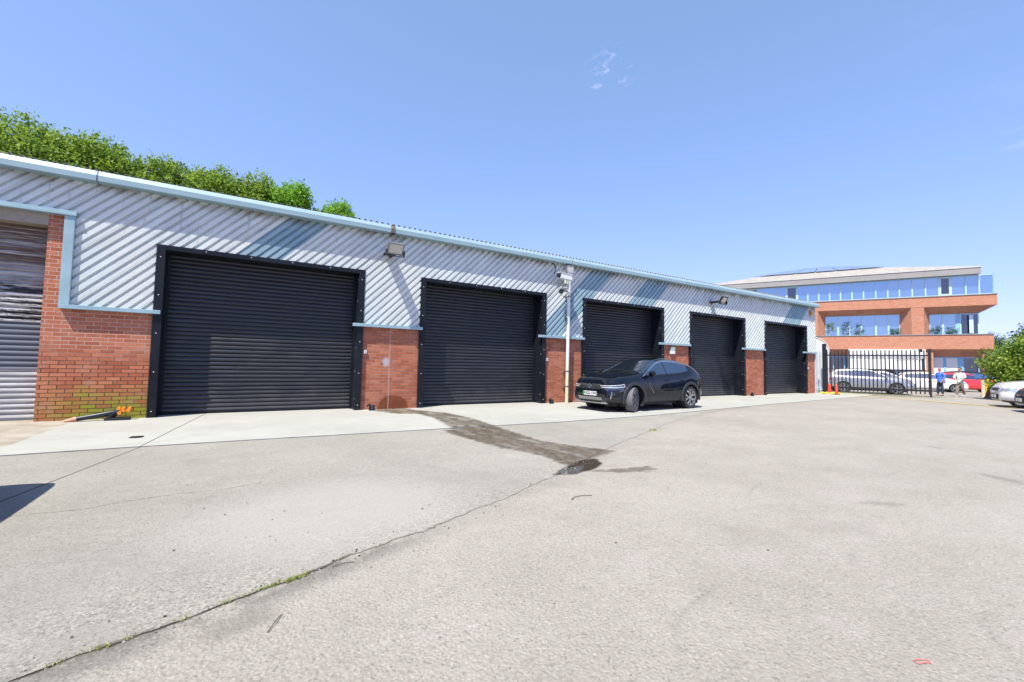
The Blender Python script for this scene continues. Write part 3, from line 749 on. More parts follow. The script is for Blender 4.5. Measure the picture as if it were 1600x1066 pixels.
r = empty('alarm_box', (25.85, D-.056, 4.33), 0, 'faded orange alarm box high on the cladding at the far end', 'alarm box')
MB().prism([(-.13, .12), (.13, .12), (.11, -.1), (.04, -.17), (-.04, -.17), (-.11, -.1)], -.09, 0).build('cover', paint('alarm', (.62, .30, .08), .6), r)
# ground locks beside shutters
def glock(x, lb):
    r = empty('ground_lock', (x, D-.22, .014), .5, lb, 'shutter lock', 'black shutter locks on the apron')
    MB().lathe([(0, .15), (.05, .135), (.075, .08), (.08, .0)], 14, 'z').tube([(-.02, 0, .1), (-.10, 0, .15), (-.16, 0, .12)], .03, 8).build('lock_body', 'dark', r, smooth=True)
    MB().tube([(.03, -.07, .06), (.03, -.095, .06)], .022, 10).build('keyhole', 'chrome', r)
glock(2.82, 'black lock body on the apron at the foot of the damp brick pier')
glock(8.50, 'black lock body on the apron left of the downpipe')
glock(19.98, 'black lock body on the apron between the last two shutters')

# fallen bollard at the mossy pier
r = empty('fallen_bollard', (-2.75, D-.20, .014), 0, 'black tube with orange ends lying on the apron against the mossy brick pier', 'bollard')
MB().tube([(.10, -.06, .05), (.40, -.03, .10), (.58, -.01, .135), (.70, .0, .15)], [.045, .052, .055, .05], 14).build('tube', paint('tube_black', (.014, .022, .035), .35), r, smooth=True)
MB().tube([(-.06, -.10, .012), (.02, -.08, .03), (.10, -.062, .05)], [.028, .036, .046], 12).build('tip', 'pink_orange', r, smooth=True)
b = MB(); R_ = random.Random(4)
for i in range(16):
    c = Vector((.77+R_.uniform(-.09, .10), R_.uniform(-.07, .03), .17+R_.uniform(-.06, .06))); q = R_.uniform(.022, .042)
    b.tube([c-Vector((0, q, 0)), c+Vector((0, q, 0))], [q*.8, q], 7)
b.build('mounting_collar', 'orange', r)
MB().tube([(.55, .0, .06), (.66, 0, .16)], .062, 12).box((.50, -.12, .0), (.86, .12, .05)).build('foot', 'dark', r)

# ------------------------------------------------------------------ cars
def chaikin(P, it=2):
    for _ in range(it):
        Q = [P[0]]
        for a, b in zip(P[:-1], P[1:]):
            Q.append(tuple(.75*u+.25*v for u, v in zip(a, b))); Q.append(tuple(.25*u+.75*v for u, v in zip(a, b)))
        Q.append(P[-1]); P = Q
    return P
def resample(P, n):
    P = np.array(P); d = np.r_[0, np.cumsum(np.hypot(*np.diff(P, axis=0).T))]; t = np.linspace(0, d[-1], n)
    return np.stack([np.interp(t, d, P[:, 0]), np.interp(t, d, P[:, 1])], -1)
def smoothcurve(tab, x):
    xs = np.array([p[0] for p in tab]); ys = np.array([p[1] for p in tab])
    if xs[0] > xs[-1]: xs, ys = xs[::-1], ys[::-1]
    # light smoothing by averaging neighbours
    e = .05
    return (np.interp(x-e, xs, ys)+2*np.interp(x, xs, ys)+np.interp(x+e, xs, ys))/4

def wheel(parent, x, y, r, side, steer=0., w=.215, style='star', tread='rubber'):
    W = bpy.data.objects.new('wheel', None)
    b = MB(); h = w/2
    b.lathe([(r*.66, -h*.8), (r*.72, -h), (r*.93, -h), (r*.985, -h*.86), (r, -h*.6), (r*.985, -h*.22), (r*.985, -h*.18), (r, -h*.14), (r, h*.14), (r*.985, h*.18), (r*.985, h*.22), (r, h*.6), (r*.985, h*.86), (r*.93, h), (r*.72, h), (r*.66, h*.8)], 40)
    t = b.build('wheel', tread, parent, smooth=True)
    t.location = (x, y, r); t.rotation_euler = (0, 0, steer)
    o = side*h
    b = MB(); b.lathe([(r*.70, o*.95), (r*.69, o*.55), (r*.60, o*.30), (0, o*.25)], 36)
    b.build('rim_barrel', 'dark', t, smooth=True)
    b = MB(); b.lathe([(r*.72, o*.80), (r*.715, o*1.0), (r*.67, o*.96), (r*.66, o*.6)], 36)
    n = 5 if style == 'star' else 6
    for k in range(n):
        a0 = 2*math.pi*k/n
        for q in ((-.16, .16) if style == 'star' else (0,)):
            a1 = a0+q; a2 = a0+q*2.1
            p0 = Vector((math.cos(a0)*r*.10, o*.80, math.sin(a0)*r*.10)); p1 = Vector((math.cos(a1)*r*.42, o*.92, math.sin(a1)*r*.42)); p2 = Vector((math.cos(a2)*r*.69, o*.92, math.sin(a2)*r*.69))
            wd = .020 if style == 'star' else .034
            for a, c in ((p0, p1), (p1, p2)):
                d = (c-a).normalized(); nn = Vector((-d.z, 0, d.x))*wd; yy = Vector((0, o*.12, 0))
                vs = [a-nn-yy, a+nn-yy, c+nn-yy, c-nn-yy, a-nn+yy, a+nn+yy, c+nn+yy, c-nn+yy]
                b.add(vs, [(0, 3, 2, 1), (4, 5, 6, 7), (0, 1, 5, 4), (1, 2, 6, 5), (2, 3, 7, 6), (3, 0, 4, 7)])
    b.lathe([(r*.16, o*.6), (r*.15, o*.95), (0, o*1.0)], 16)
    b.build('rim', 'alloy', t)
    bpy.data.objects.remove(W)
    return t

SUV = dict(L=4.15, xf=2.08, wb=(1.28, -1.28), W=.895, r=.35, zb=.24,
    top=[(2.08, .66), (2.02, .80), (1.90, .915), (1.6, .985), (1.2, 1.03), (.92, 1.07), (.80, 1.10), (.10, 1.455), (-.15, 1.51), (-.45, 1.53), (-.9, 1.485), (-1.25, 1.40), (-1.48, 1.31), (-1.72, 1.12), (-1.98, 1.04), (-2.06, .88), (-2.075, .6)],
    belt=[(2.08, .60), (2.0, .78), (1.6, .92), (1.0, .985), (.3, 1.0), (-.6, 1.04), (-1.0, 1.09), (-1.3, 1.16), (-1.5, 1.14), (-1.9, 1.0), (-2.075, .62)],
    wind=(.86, .06), rearw=(-1.44, -1.74), side=(.62, -1.22), rooftaper=.27)
HATCH = dict(L=3.97, xf=1.98, wb=(1.24, -1.25), W=.85, r=.31, zb=.20,
    top=[(1.98, .62), (1.92, .74), (1.75, .84), (1.3, .93), (.95, 1.0), (.85, 1.03), (.15, 1.38), (-.2, 1.455), (-.6, 1.475), (-1.2, 1.44), (-1.6, 1.36), (-1.80, 1.1), (-1.92, .95), (-1.98, .8), (-1.99, .6)],
    belt=[(1.98, .56), (1.9, .70), (1.5, .82), (.9, .90), (0, .92), (-1.0, .95), (-1.6, .98), (-1.9, .94), (-1.99, .58)],
    wind=(.90, .05), rearw=(-1.64, -1.86), side=(.66, -1.55), rooftaper=.25)
BIGSUV = dict(L=4.45, xf=2.22, wb=(1.34, -1.34), W=.92, r=.36, zb=.26,
    top=[(2.22, .72), (2.15, .86), (2.0, .96), (1.6, 1.03), (1.1, 1.09), (1.0, 1.12), (.3, 1.52), (-.1, 1.60), (-.7, 1.62), (-1.4, 1.58), (-1.85, 1.50), (-2.05, 1.2), (-2.16, 1.02), (-2.21, .85), (-2.225, .6)],
    belt=[(2.22, .66), (2.1, .80), (1.7, .92), (1.0, 1.0), (0, 1.03), (-1.0, 1.06), (-1.7, 1.1), (-2.1, 1.05), (-2.225, .62)],
    wind=(1.04, .20), rearw=(-1.90, -2.08), side=(.82, -1.80), rooftaper=.24)

def make_car(spec, name, label, cat, paintm, loc, heading, step=.03, steer=0., hero=False, plate=None, group=None, cladding=False, style='star', tail='red_lens', dressed=True):
    root = empty(name, (loc[0], loc[1], loc[2] if len(loc) > 2 else 0), heading, label, cat, group)
    xf = spec['xf']; xr = xf-spec['L']; W = spec['W']; zb0 = spec['zb']; r = spec['r']
    NP = 44; NS = int(spec['L']/step)
    # station parameters: body stations plus closing rings at both ends
    us = np.linspace(0, 1, NS); X = xf+(xr-xf)*(us-.035*np.sin(2*np.pi*us))
    rows = []; 
    def sect(x):
        an, ar = .62, .50
        w = W
        if x > xf-an: w = W*(1-(.24*((x-(xf-an))/an)**2.6))
        if x < xr+ar: w = W*(1-(.16*(((xr+ar)-x)/ar)**2.4))
        zb = zb0+max(0, (x-(xf-.5))/.5)*.03+max(0, ((xr+.55)-x)/.55)*.10
        zt = float(smoothcurve(spec['top'], x)); zl = float(smoothcurve(spec['belt'], x)); zl = min(zl, zt-.03)
        h = zt-zl; taper = spec['rooftaper']*min(1., h/.5)
        wr = w-.05-taper
        zm = zb+(zl-zb)*.42
        P = [(0, zb), (w-.16, zb), (w-.05, zb+.03), (w-.005, zb+.12), (w, zm), (w-.012, zl-.16), (w-.03, zl-.04), (w-.065, zl), (wr+.02, zt-.045-.02*min(1, h/.3)), (wr-.06, zt-.008), (wr-.30, zt+.008), (0, zt+.014)]
        lo = resample(chaikin(P[:8], 2), 20)
        up = resample(chaikin([P[7], P[8]], 1), 11)
        tp = resample(chaikin(P[8:], 2), 15)
        return np.vstack([lo, up[1:], tp[1:]])     # 20+10+14 = 44
    for x in X: rows.append((x, sect(x)))
    def closing(x, S, sgn):
        out = []; zc = .30+.30*S[:, 1].max()
        for k in range(1, 12):
            f = 1-k/11.; bulge = .05*(1-f*f)**.5
            T = S.copy(); T[:, 0] *= f; T[:, 1] = zc+(S[:, 1]-zc)*f
            out.append((x+sgn*bulge, T))
        return out
    rows = closing(X[0], rows[0][1], 1)[::-1]+rows+closing(X[-1], rows[-1][1], -1)
    nr = len(rows); V = np.zeros((nr, NP, 3))
    for i, (x, S) in enumerate(rows): V[i, :, 0] = x; V[i, :, 1] = S[:, 0]; V[i, :, 2] = S[:, 1]
    # carve the shoulder crease a little for hero-looking flanks
    fx = 2*NP-2
    full = np.concatenate([V, V[:, -2:0:-1]*np.array([1, -1, 1])], 1)   # ring
    nv = full.shape[1]
    verts = full.reshape(-1, 3)
    faces = []; kinds = []
    xw0, xw1 = spec['wind']; rw0, rw1 = spec['rearw']; s0, s1 = spec['side']
    zbelt = lambda x: float(smoothcurve(spec['belt'], x)); ztop = lambda x: float(smoothcurve(spec['top'], x))
    bp = (s0+s1)/2+.10
    for i in range(nr-1):
        for j in range(nv):
            a = i*nv+j; b_ = i*nv+(j+1) % nv; c_ = (i+1)*nv+(j+1) % nv; d_ = (i+1)*nv+j
            ce = (verts[a]+verts[b_]+verts[c_]+verts[d_])/4; x, y, z = ce; ay = abs(y)
            jj = j if j < NP-1 else nv-1-j
            k = 'body'
            if any((x-wx)**2+(z-r)**2 < (r+.045)**2 for wx in spec['wb']) and ay > W*.55 and jj < 19: continue
            zl = zbelt(x); zt = ztop(x)
            if 19 <= jj < 29:
                t = (jj-19+.5)/10.
                lim = .94 if zt-zl > .25 else .75
                front_ok = x < s0+.02-(0); 
                if s1 < x < s0+.10 and .06 < t < .90 and zt-zl > .16:
                    k = 'door_glass' if abs(x-bp) > .035 else 'pillar'
                    if x > s0-.05 and t > .8: k = 'body'
                if hero and s1-.20 < x < s0+.16 and .90 <= t: k = 'trim'
            elif jj >= 29:
                if xw1 < x < xw0 and ay < W-.17: k = 'windscreen'
                if rw1 < x < rw0 and ay < W-.24: k = 'rear_window'
            if k == 'body':
                if x > xf-.42:
                    if .60 < z < .74 and W*.52 < ay < W*.97 and x > xf-.40: k = 'headlight'
                    if .62 < z < .74 and ay < W*.52 and x > xf-.06: k = 'grille'
                    if .30 < z < .50 and ay < W*.60 and x > xf-.06: k = 'lower_grille'
                if x < xr+.30 and .82 < z < .95 and ay > W*.45 and x < xr+.26: k = 'tail_light'
                if cladding and (z < .40 or any((x-wx)**2+(z-r)**2 < (r+.115)**2 for wx in spec['wb'])) and ay > W*.5: k = 'sill_cladding'
                if cladding and z < .34: k = 'sill_cladding'
            if k in ('headlight', 'tail_light', 'pillar', 'door_glass', 'trim'): k += '|L' if y > 0 else '|R'
            if k.startswith('door_glass'): k += 'f' if x > bp else 'r'
            faces.append((a, b_, c_, d_)); kinds.append(k)
    mats = dict(body=paintm,  door_glass='car_glass', windscreen='car_glass', rear_window='car_glass', pillar='dark', trim='chrome', headlight="dark_glass" if hero else 'headlamp', grille='dark', lower_grille='dark', tail_light=tail, sill_cladding='plastic_grey')
    for k in ['body']+[q for q in dict.fromkeys(kinds) if q != 'body']:
        fs = [f for f, q in zip(faces, kinds) if q == k]
        if not fs: continue
        used = sorted({i for f in fs for i in f}); mp = {u: i for i, u in enumerate(used)}
        k0 = k; k = k.split('|')[0]
        me = bpy.data.meshes.new(k); me.from_pydata([tuple(verts[u]) for u in used], [], [tuple(mp[i] for i in f) for f in fs])
        bm = bmesh.new(); bm.from_mesh(me); bmesh.ops.remove_doubles(bm, verts=bm.verts, dist=.0004)
        if k in ('body', 'sill_cladding'):
            for v in bm.verts:
                if v.is_boundary and abs(v.co.y) > W*.5:
                    for wx in spec['wb']:
                        dx, dz = v.co.x-wx, v.co.z-r; dd = math.hypot(dx, dz)
                        if dd < r+.095: v.co.x = wx+dx/dd*(r+.055); v.co.z = r+dz/dd*(r+.055)
        bmesh.ops.recalc_face_normals(bm, faces=bm.faces); bm.to_mesh(me); bm.free()
        me.polygons.foreach_set('use_smooth', [True]*len(me.polygons)); me.materials.append(M[mats[k]])
        o = bpy.data.objects.new('car_body' if k == 'body' else k, me); col.objects.link(o); o.parent = root
    # wheel housings
    for wx in spec['wb']:
        for sgn in (1, -1):
            b = MB(); n = 20; vs = []
            for q in range(n+1):
                a = -.5+(math.pi+1.)*q/n
                for yy in (W-.02, W-.38): vs.append((wx+math.cos(a)*(r+.05), sgn*yy, r+math.sin(a)*(r+.05)))
            b.add(vs, [(2*q, 2*q+1, 2*q+3, 2*q+2) for q in range(n)])
            b.add([(wx+math.cos(a)*(r+.05), sgn*(W-.38), r+math.sin(a)*(r+.05)) for a in np.linspace(0, 2*math.pi, 20, endpoint=False)], [tuple(range(20))])
            b.build('wheel_housing', 'dark', root, fix=False)
        if cladding or True:
            for sgn in (1, -1):
                b = MB(); n = 28; w1 = .075 if cladding else .018; vs = []
                a0, a1 = (-.22, math.pi+.22)
                for q in range(n+1):
                    a = a0+(a1-a0)*q/n
                    yb = W*(1-(.24*max(0, (wx+math.cos(a)*r-(xf-.62))/.62)**2.6))
                    for rr, yy in ((r+.05, yb-.03), (r+.05, yb+.012), (r+.05+w1, yb+.008), (r+.055+w1, yb-.02)):
                        z = r+math.sin(a)*rr; vs.append((wx+math.cos(a)*rr, sgn*yy, max(z, zb0-.02)))
                b.add(vs, [(4*q+e, 4*q+e+1, 4*q+e+5, 4*q+e+4) for q in range(n) for e in range(3)])
                b.build('wheel_arch', 'plastic_grey' if cladding else paintm, root, smooth=True)
    for i, wx in enumerate(spec['wb']):
        for sgn in (1, -1):
            wheel(root, wx, sgn*(W-.12), r, sgn, steer if i == 0 else 0., style=style, tread='grey_rubber' if hero and i == 0 else 'rubber')
    # underside
    MB().box((xr+.35, -W+.25, .17), (xf-.3, W-.25, zb0+.06)).build('underbody', 'dark', root)
    # mirrors and handles
    for sgn in (1, -1):
        z = zbelt(s0-.05)
        b = MB(); b.lathe([(0, -.10), (.06, -.09), (.085, -.02), (.08, .06), (.03, .10), (0, .102)], 12, 'y', (s0+.02, sgn*(W+.06), z+.07)); b.tube([(s0+.0, sgn*(W-.08), z-.0), (s0+.02, sgn*(W+.02), z+.04)], .025, 6)
        b.build('door_mirror', paintm if not hero else 'p_black', root, smooth=True)
        for hx in (bp+.12, s1+.42):
            MB().box((hx-.10, sgn*(W-.02)-.012, z-.14), (hx+.08, sgn*(W-.02)+.012, z-.115)).build('door_handle', paintm if hero else 'dark', root, bevel=.004)
    # plate
    if dressed:
        b = MB().box((xf+.035, -.26, .44 if hero else .36), (xf+.065, .26, .55 if hero else .47)); pl = b.build('number_plate', 'white', root)
    if hero:
        W_ = W
        MB().box((xf+.062, -.26, .44), (xf+.067, -.205, .55)).build('plate_band', paint('green_band', (.02, .45, .12), .4), pl)
        cu = bpy.data.curves.new('t', 'FONT'); cu.body = 'WG23 CWK'; cu.size = .105; cu.extrude = .001; cu.align_x = 'CENTER'; cu.align_y = 'CENTER'; cu.offset = .002
        to = bpy.data.objects.new('t', cu); col.objects.link(to)
        bpy.context.view_layer.update()
        me = bpy.data.meshes.new_from_object(to.evaluated_get(bpy.context.evaluated_depsgraph_get()))
        bpy.data.objects.remove(to); me.materials.clear(); me.materials.append(M['dark'])
        o = bpy.data.objects.new('plate_lettering', me); col.objects.link(o); o.parent = pl
        o.location = (xf+.069, .03, .495); o.rotation_euler = (rad(90), 0, rad(90)); o.scale = (.82, 1, 1)
        # emblem: ring with bolt
        b = MB(); b.tube([(xf+.06, .055*math.cos(a), .70+.055*math.sin(a)) for a in np.linspace(0, 2*math.pi, 20)], .007, 6)
        b.tube([(xf+.06, .07, .69), (xf+.06, .0, .71), (xf+.06, -.07, .70)], .006, 5)
        b.build('emblem', 'chrome', root)
        # grille bars, lower mesh, chrome light strips, skid plate, vertical lamps
        b = MB()
        for sgn in (1, -1):
            b.box((xf+.045, sgn*.10 if sgn > 0 else -.44, .745), (xf+.057, .44 if sgn > 0 else -.10, .757))
        for q in range(-6, 7): b.tube([(xf+.045, q*.07-.03, .32), (xf+.048, q*.07+.03, .40)], .005, 4); b.tube([(xf+.045, q*.07+.03, .32), (xf+.048, q*.07-.03, .40)], .005, 4)
        b.build('grille_bars', 'steel', root)
        MB().prism([(-.62, .235), (.62, .235), (.56, .285), (.48, .285), (.44, .262), (-.44, .262), (-.48, .285), (-.56, .285)], xf-.04, xf+.075, 'x').build('skid_plate', 'alloy', root, bevel=.004)
        for sgn in (1, -1):
            def surf(x, z, off=.010):
                S = sect(min(x, xf))[:20]; y = float(np.interp(z, S[5:, 1], S[5:, 0])); return (x, sgn*(y+off), z)
            f_ = lambda y, z, o=.0: (xf+.045+o, sgn*y, z)
            MB().tube([f_(.40, .715), f_(.52, .72, -.01), surf(xf-.06, .725), surf(xf-.16, .735), surf(xf-.28, .75), surf(xf-.38, .77)], .007, 6).tube([surf(xf-.38, .77), surf(xf-.40, .70)], .006, 6).build('light_strip', 'white', root)
            MB().tube([f_(.44, .675), f_(.54, .675, -.01), surf(xf-.06, .675), surf(xf-.16, .68), surf(xf-.30, .695), surf(xf-.40, .70)], [.014, .016, .02, .02, .018, .008], 6).build('headlight_lens', 'headlamp', root)
            MB().tube([surf(xf-.05, .56), surf(xf-.05, .50), surf(xf-.03, .42), surf(xf-.035, .37)], [.014, .018, .016, .010], 6).build('fog_light', 'chrome', root)
            MB().tube([surf(xf-.10, .60, -.02), surf(xf-.12, .48, -.02), surf(xf-.10, .36, -.02)], [.03, .045, .03], 8).build('bumper_vent', 'dark', root)
            # side creases and door shut lines
            b = MB()
            for sx in (.72, -.20, -1.03):
                b.tube([(sx, sgn*(W-.018), zbelt(sx)-.06), (sx, sgn*(W+.0005), .62), (sx-.02*(sx < 0), sgn*(W+.0005), .42)], .004, 4)
            bl = []
            for x in np.linspace(xf-.10, .95, 14):
                S = sect(x); bl.append((x, sgn*(S[29][0]-.02), S[29][1]+.004))
            b.tube(bl, .004, 4)
            b.build('door_gap', 'dark', root)
            bl = []
            for x in np.linspace(.66, -1.28, 26):
                S = sect(x); bl.append((x, sgn*(S[19][0]+.004), S[19][1]+.004))
            MB().tube(bl, .010, 5).build('window_seal', 'dark', root)
            bl = [surf(x, .62+.10*max(0, (-x-.4)), .002) for x in np.linspace(.55, -.95, 22)]
            MB().tube(bl, [.003+.009*math.sin(math.pi*i/21) for i in range(22)], 6).build('door_crease', paintm, root, smooth=True)
            MB().tube([(.70, sgn*(W+.003), .80), (.62, sgn*(W+.004), .66), (.50, sgn*(W+.006), .52)], .006, 5).build('wing_badge', 'chrome', root)
            pts = []
            for x in np.linspace(.80, -1.80, 40):
                S = sect(x); p = S[29]; pts.append((x, sgn*(p[0]+.008), p[1]+.004))
            MB().tube(pts, .011, 6).tube([(.80, sgn*(W-.06), 1.045), (.92, sgn*(W-.055), .985)], .016, 6).build('window_trim', 'chrome', root)
        MB().tube([(-1.25, 0, 1.50), (-1.38, 0, 1.62)], .01, 6).build('aerial', 'dark', root)
        MB().tube([(.83, -.60, 1.11), (.75, -.15, 1.16), (.74, .05, 1.165)], .008, 5).tube([(.83, .05, 1.11), (.74, .5, 1.16), (.70, .62, 1.17)], .008, 5).build('wiper', 'dark', root)
    return root

# hero car in front of the third shutter
hd = math.pi+rad(2.7)
make_car(SUV, 'parked_suv', 'glossy black small SUV with front wheels turned, parked outside the third shutter', 'car', 'p_navy', (10.42, 9.40, .006), hd, .022, steer=rad(24), hero=True, cladding=True)
# off to the left: only its shadow and a sliver of tail lamp show
make_car(BIGSUV, 'parked_car', 'dark car at the very left edge, its shadow falling on the concrete', 'car', 'p_black', (-4.155, 5.0, .006), math.pi, .05, tail='orange_lens')
gz = -.18
fh = rad(-63.2)      # parallel to the office front
make_car(BIGSUV, 'parked_suv', 'silver SUV behind the black gate', 'car', 'p_silver', (35.4, 12.4, gz), fh, .05)
make_car(HATCH, 'parked_car', 'white hatchback behind the man in the blue shirt', 'car', 'p_white', (44.6, 11.75, gz), fh, .06, group='cars parked by the offices')
make_car(HATCH, 'parked_car', 'red hatchback beside the person in white', 'car', 'p_red', (48.4, 10.6, gz), fh+rad(8), .06, group='cars parked by the offices')
make_car(BIGSUV, 'parked_car', 'black car beyond the red hatchback', 'car', 'p_black', (55.0, 11.6, gz), fh, .08, group='cars parked by the offices')
make_car(HATCH, 'parked_car', 'yellow car behind the pale railings at the end of the units', 'car', 'p_yellow', (34.7, 15.15, gz), fh+rad(-6), .06)
make_car(SUV, 'parked_car', 'white car at the right edge with its bonnet towards the gate', 'car', 'p_white', (25.9, 2.75, 0), rad(112), .035, cladding=False)
make_car(HATCH, 'parked_car', 'dark blue car in front of the white one at the right edge', 'car', 'p_blue', (23.1, 1.75, 0), rad(112), .035)

make_car(HATCH, 'parked_car', 'white car mostly hidden between the silver SUV and the white hatchback', 'car', 'p_white', (43.6, 14.0, gz), fh, .06, group='cars parked by the offices')

# ------------------------------------------------------------------ people
def person(loc, rz, label, shirt, trousers, hair, pose, scale=1.):
    r = empty('person', loc, rz, label, 'person', None)
    J = pose
    def skin(name, chain, mat, parent, sub=2):
        """chain: list of (name, parent, (x,y,z), radius)"""
        idx = {}; vs = []; es = []; rr = []
        for nm, pa, co, rd in chain:
            idx[nm] = len(vs); vs.append(co); rr.append(rd)
            if pa: es.append((idx[pa], idx[nm]))
        me = bpy.data.meshes.new(name); me.from_pydata(vs, es, [])
        o = bpy.data.objects.new(name, me); col.objects.link(o)
        m = o.modifiers.new('s', 'SKIN'); m.use_smooth_shade = True; m.branch_smoothing = .5
        for i, q in enumerate(rr):
            q = q if isinstance(q, tuple) else (q, q)
            me.skin_vertices[0].data[i].radius = q
        me.skin_vertices[0].data[0].use_root = True
        o.modifiers.new('d', 'SUBSURF').levels = sub; o.modifiers['d'].render_levels = sub
        bpy.context.view_layer.update()
        em = bpy.data.meshes.new_from_object(o.evaluated_get(bpy.context.evaluated_depsgraph_get()))
        bpy.data.objects.remove(o); em.materials.clear(); em.materials.append(M[mat])
        q = bpy.data.objects.new(name, em); col.objects.link(q); q.parent = parent
        q.scale = (scale,)*3; return q
    A = J
    torso = [('pelvis', None, (0, 0, .95), (.15, .10)), ('waist', 'pelvis', (0, 0, 1.10), (.135, .095)), ('chest', 'waist', (0, 0, 1.32), (.16, .11)), ('collar', 'chest', (0, 0, 1.46), (.09, .07)), ('neck', 'collar', (0, .005, 1.54), .052)]
    head = [('jaw', 'neck', (0, .03, 1.60), (.062, .075)), ('face', 'jaw', (0, .025, 1.67), (.075, .09)), ('crown', 'face', (0, .012, 1.745), (.068, .085))]
    body = list(torso)+head
    for s in (1, -1):
        t = 'L' if s > 0 else 'R'; a = A['arm'+t]; l = A['leg'+t]
        body += [('sh'+t, 'chest', (s*.17, 0, 1.42), .055), ('el'+t, 'sh'+t, a[0], .042), ('wr'+t, 'el'+t, a[1], .028)]
        w = Vector(a[1]); e = Vector(a[0]); d = (w-e).normalized(); sd = d.cross(Vector((0, 0, 1)));
        sd = sd.normalized() if sd.length > .1 else Vector((0, 1, 0))
        pm = w+d*.05; body.append(('pa'+t, 'wr'+t, tuple(pm), (.036, .018)))
        for k in range(4):
            o_ = sd*(-.030+.02*k); ln = (.07, .08, .075, .06)[k]; dn = Vector((0, 0, -.012))
            body += [('f%d%s' % (k, t), 'pa'+t, tuple(pm+o_+d*.035), .010), ('g%d%s' % (k, t), 'f%d%s' % (k, t), tuple(pm+o_*1.15+d*(.035+ln*.55)+dn), .009), ('h%d%s' % (k, t), 'g%d%s' % (k, t), tuple(pm+o_*1.15+d*(.035+ln)+dn*2.5), .008)]
        th = w+d*.02-sd*.035
        body += [('t0'+t, 'wr'+t, tuple(th), .011), ('t1'+t, 't0'+t, tuple(th-sd*.02+d*.035), .009)]
        body += [('hip'+t, 'pelvis', (s*.09, 0, .90), .088), ('kn'+t, 'hip'+t, l[0], .062), ('an'+t, 'kn'+t, l[1], .042), ('toe'+t, 'an'+t, (l[1][0], l[1][1]+.14, l[1][2]-.045), (.038, .03))]
    bo = skin('person_body', body, 'skin', r)
    top = [('hem', None, (0, 0, .80), (.175, .13)), ('waist', 'hem', (0, 0, .93), (.172, .128)), ('mid', 'waist', (0, 0, 1.12), (.16, .118)), ('chest', 'mid', (0, 0, 1.33), (.172, .124)), ('col', 'chest', (0, 0, 1.45), (.11, .085))]
    for s in (1, -1):
        t = 'L' if s > 0 else 'R'; a = A['arm'+t]; e = Vector(a[0]); w = Vector(a[1]); k = A['sleeve']
        top += [('sh'+t, 'chest', (s*.175, 0, 1.42), .072), ('el'+t, 'sh'+t, tuple(e), .062)]
        if k > 0: top.append(('cu'+t, 'el'+t, tuple(e+(w-e)*k), .048))
    skin('shirt', top, shirt, r)
    tr = [('wst', None, (0, 0, 1.05), (.14, .10)), ('pel', 'wst', (0, 0, .95), (.158, .115))]
    for s in (1, -1):
        t = 'L' if s > 0 else 'R'; l = A['leg'+t]; an = Vector(l[1])+Vector((0, 0, .03))
        tr += [('hp'+t, 'pel', (s*.09, 0, .86), .105), ('kn'+t, 'hp'+t, l[0], .078), ('an'+t, 'kn'+t, tuple(an), .066)]
    skin('trousers', tr, trousers, r)
    for s in (1, -1):
        t = 'L' if s > 0 else 'R'; l = A['leg'+t][1]
        skin('shoe', [('h', None, (l[0], l[1]-.04, l[2]-.035), (.045, .045)), ('m', 'h', (l[0], l[1]+.07, l[2]-.045), (.046, .036)), ('t', 'm', (l[0], l[1]+.17, l[2]-.052), (.036, .024))], A['shoe'], r, 1)
    hs = [('b', None, (0, -.05, 1.62), (.09, .065)), ('c', 'b', (0, -.03, 1.745), (.10, .08)), ('f', 'c', (0, .05, 1.79), (.08, .05))] if A['hair'] == 'full' else [('b', None, (-.06, -.04, 1.66), (.03, .035)), ('c', 'b', (0, -.075, 1.67), (.045, .035)), ('f', 'c', (.06, -.04, 1.66), (.03, .035))]
    skin('hair', hs, hair, r, 1)
    # face: eyes, nose, mouth, ears
    b = MB()
    for s in (1, -1): b.box((s*.032-.012, .098, 1.675), (s*.032+.012, .112, 1.685))
    b.build('eyes', 'dark', r).scale = (scale,)*3
    b = MB().box((-.022, .098, 1.612), (.022, .108, 1.62)); b.build('mouth', 'red_post', r).scale = (scale,)*3
    b = MB().prism([(.10, 1.69), (.132, 1.645), (.10, 1.64)], -.014, .014, 'x')
    for s in (1, -1): b.box((s*.084-.008, -.01, 1.635), (s*.084+.008, .03, 1.695))
    b.build('nose', 'skin', r).scale = (scale,)*3
    return r
hz = -.18
person((37.3, 9.30, hz), rad(60), 'person in a royal blue shirt and dark jeans standing near the gate', 'blue_shirt', 'denim', 'grey_hair',
       dict(armL=((.27, -.04, 1.17), (.24, .10, .98)), armR=((-.27, -.04, 1.17), (-.24, .10, .98)), legL=((.12, .02, .5), (.15, .0, .08)), legR=((-.12, .02, .5), (-.15, .0, .08)), sleeve=.85, shoe='dark', hair='bald'))
person((37.4, 8.42, hz), rad(80), 'person in a loose white top and khaki trousers walking past the red car', 'white_shirt', 'khaki', 'dark_hair',
       dict(armL=((.27, .05, 1.18), (.13, .24, 1.10)), armR=((-.27, .05, 1.18), (-.10, .26, 1.12)), legL=((.08, .16, .52), (.07, .22, .08)), legR=((-.08, -.02, .5), (-.07, -.26, .12)), sleeve=.7, shoe='white', hair='full'))

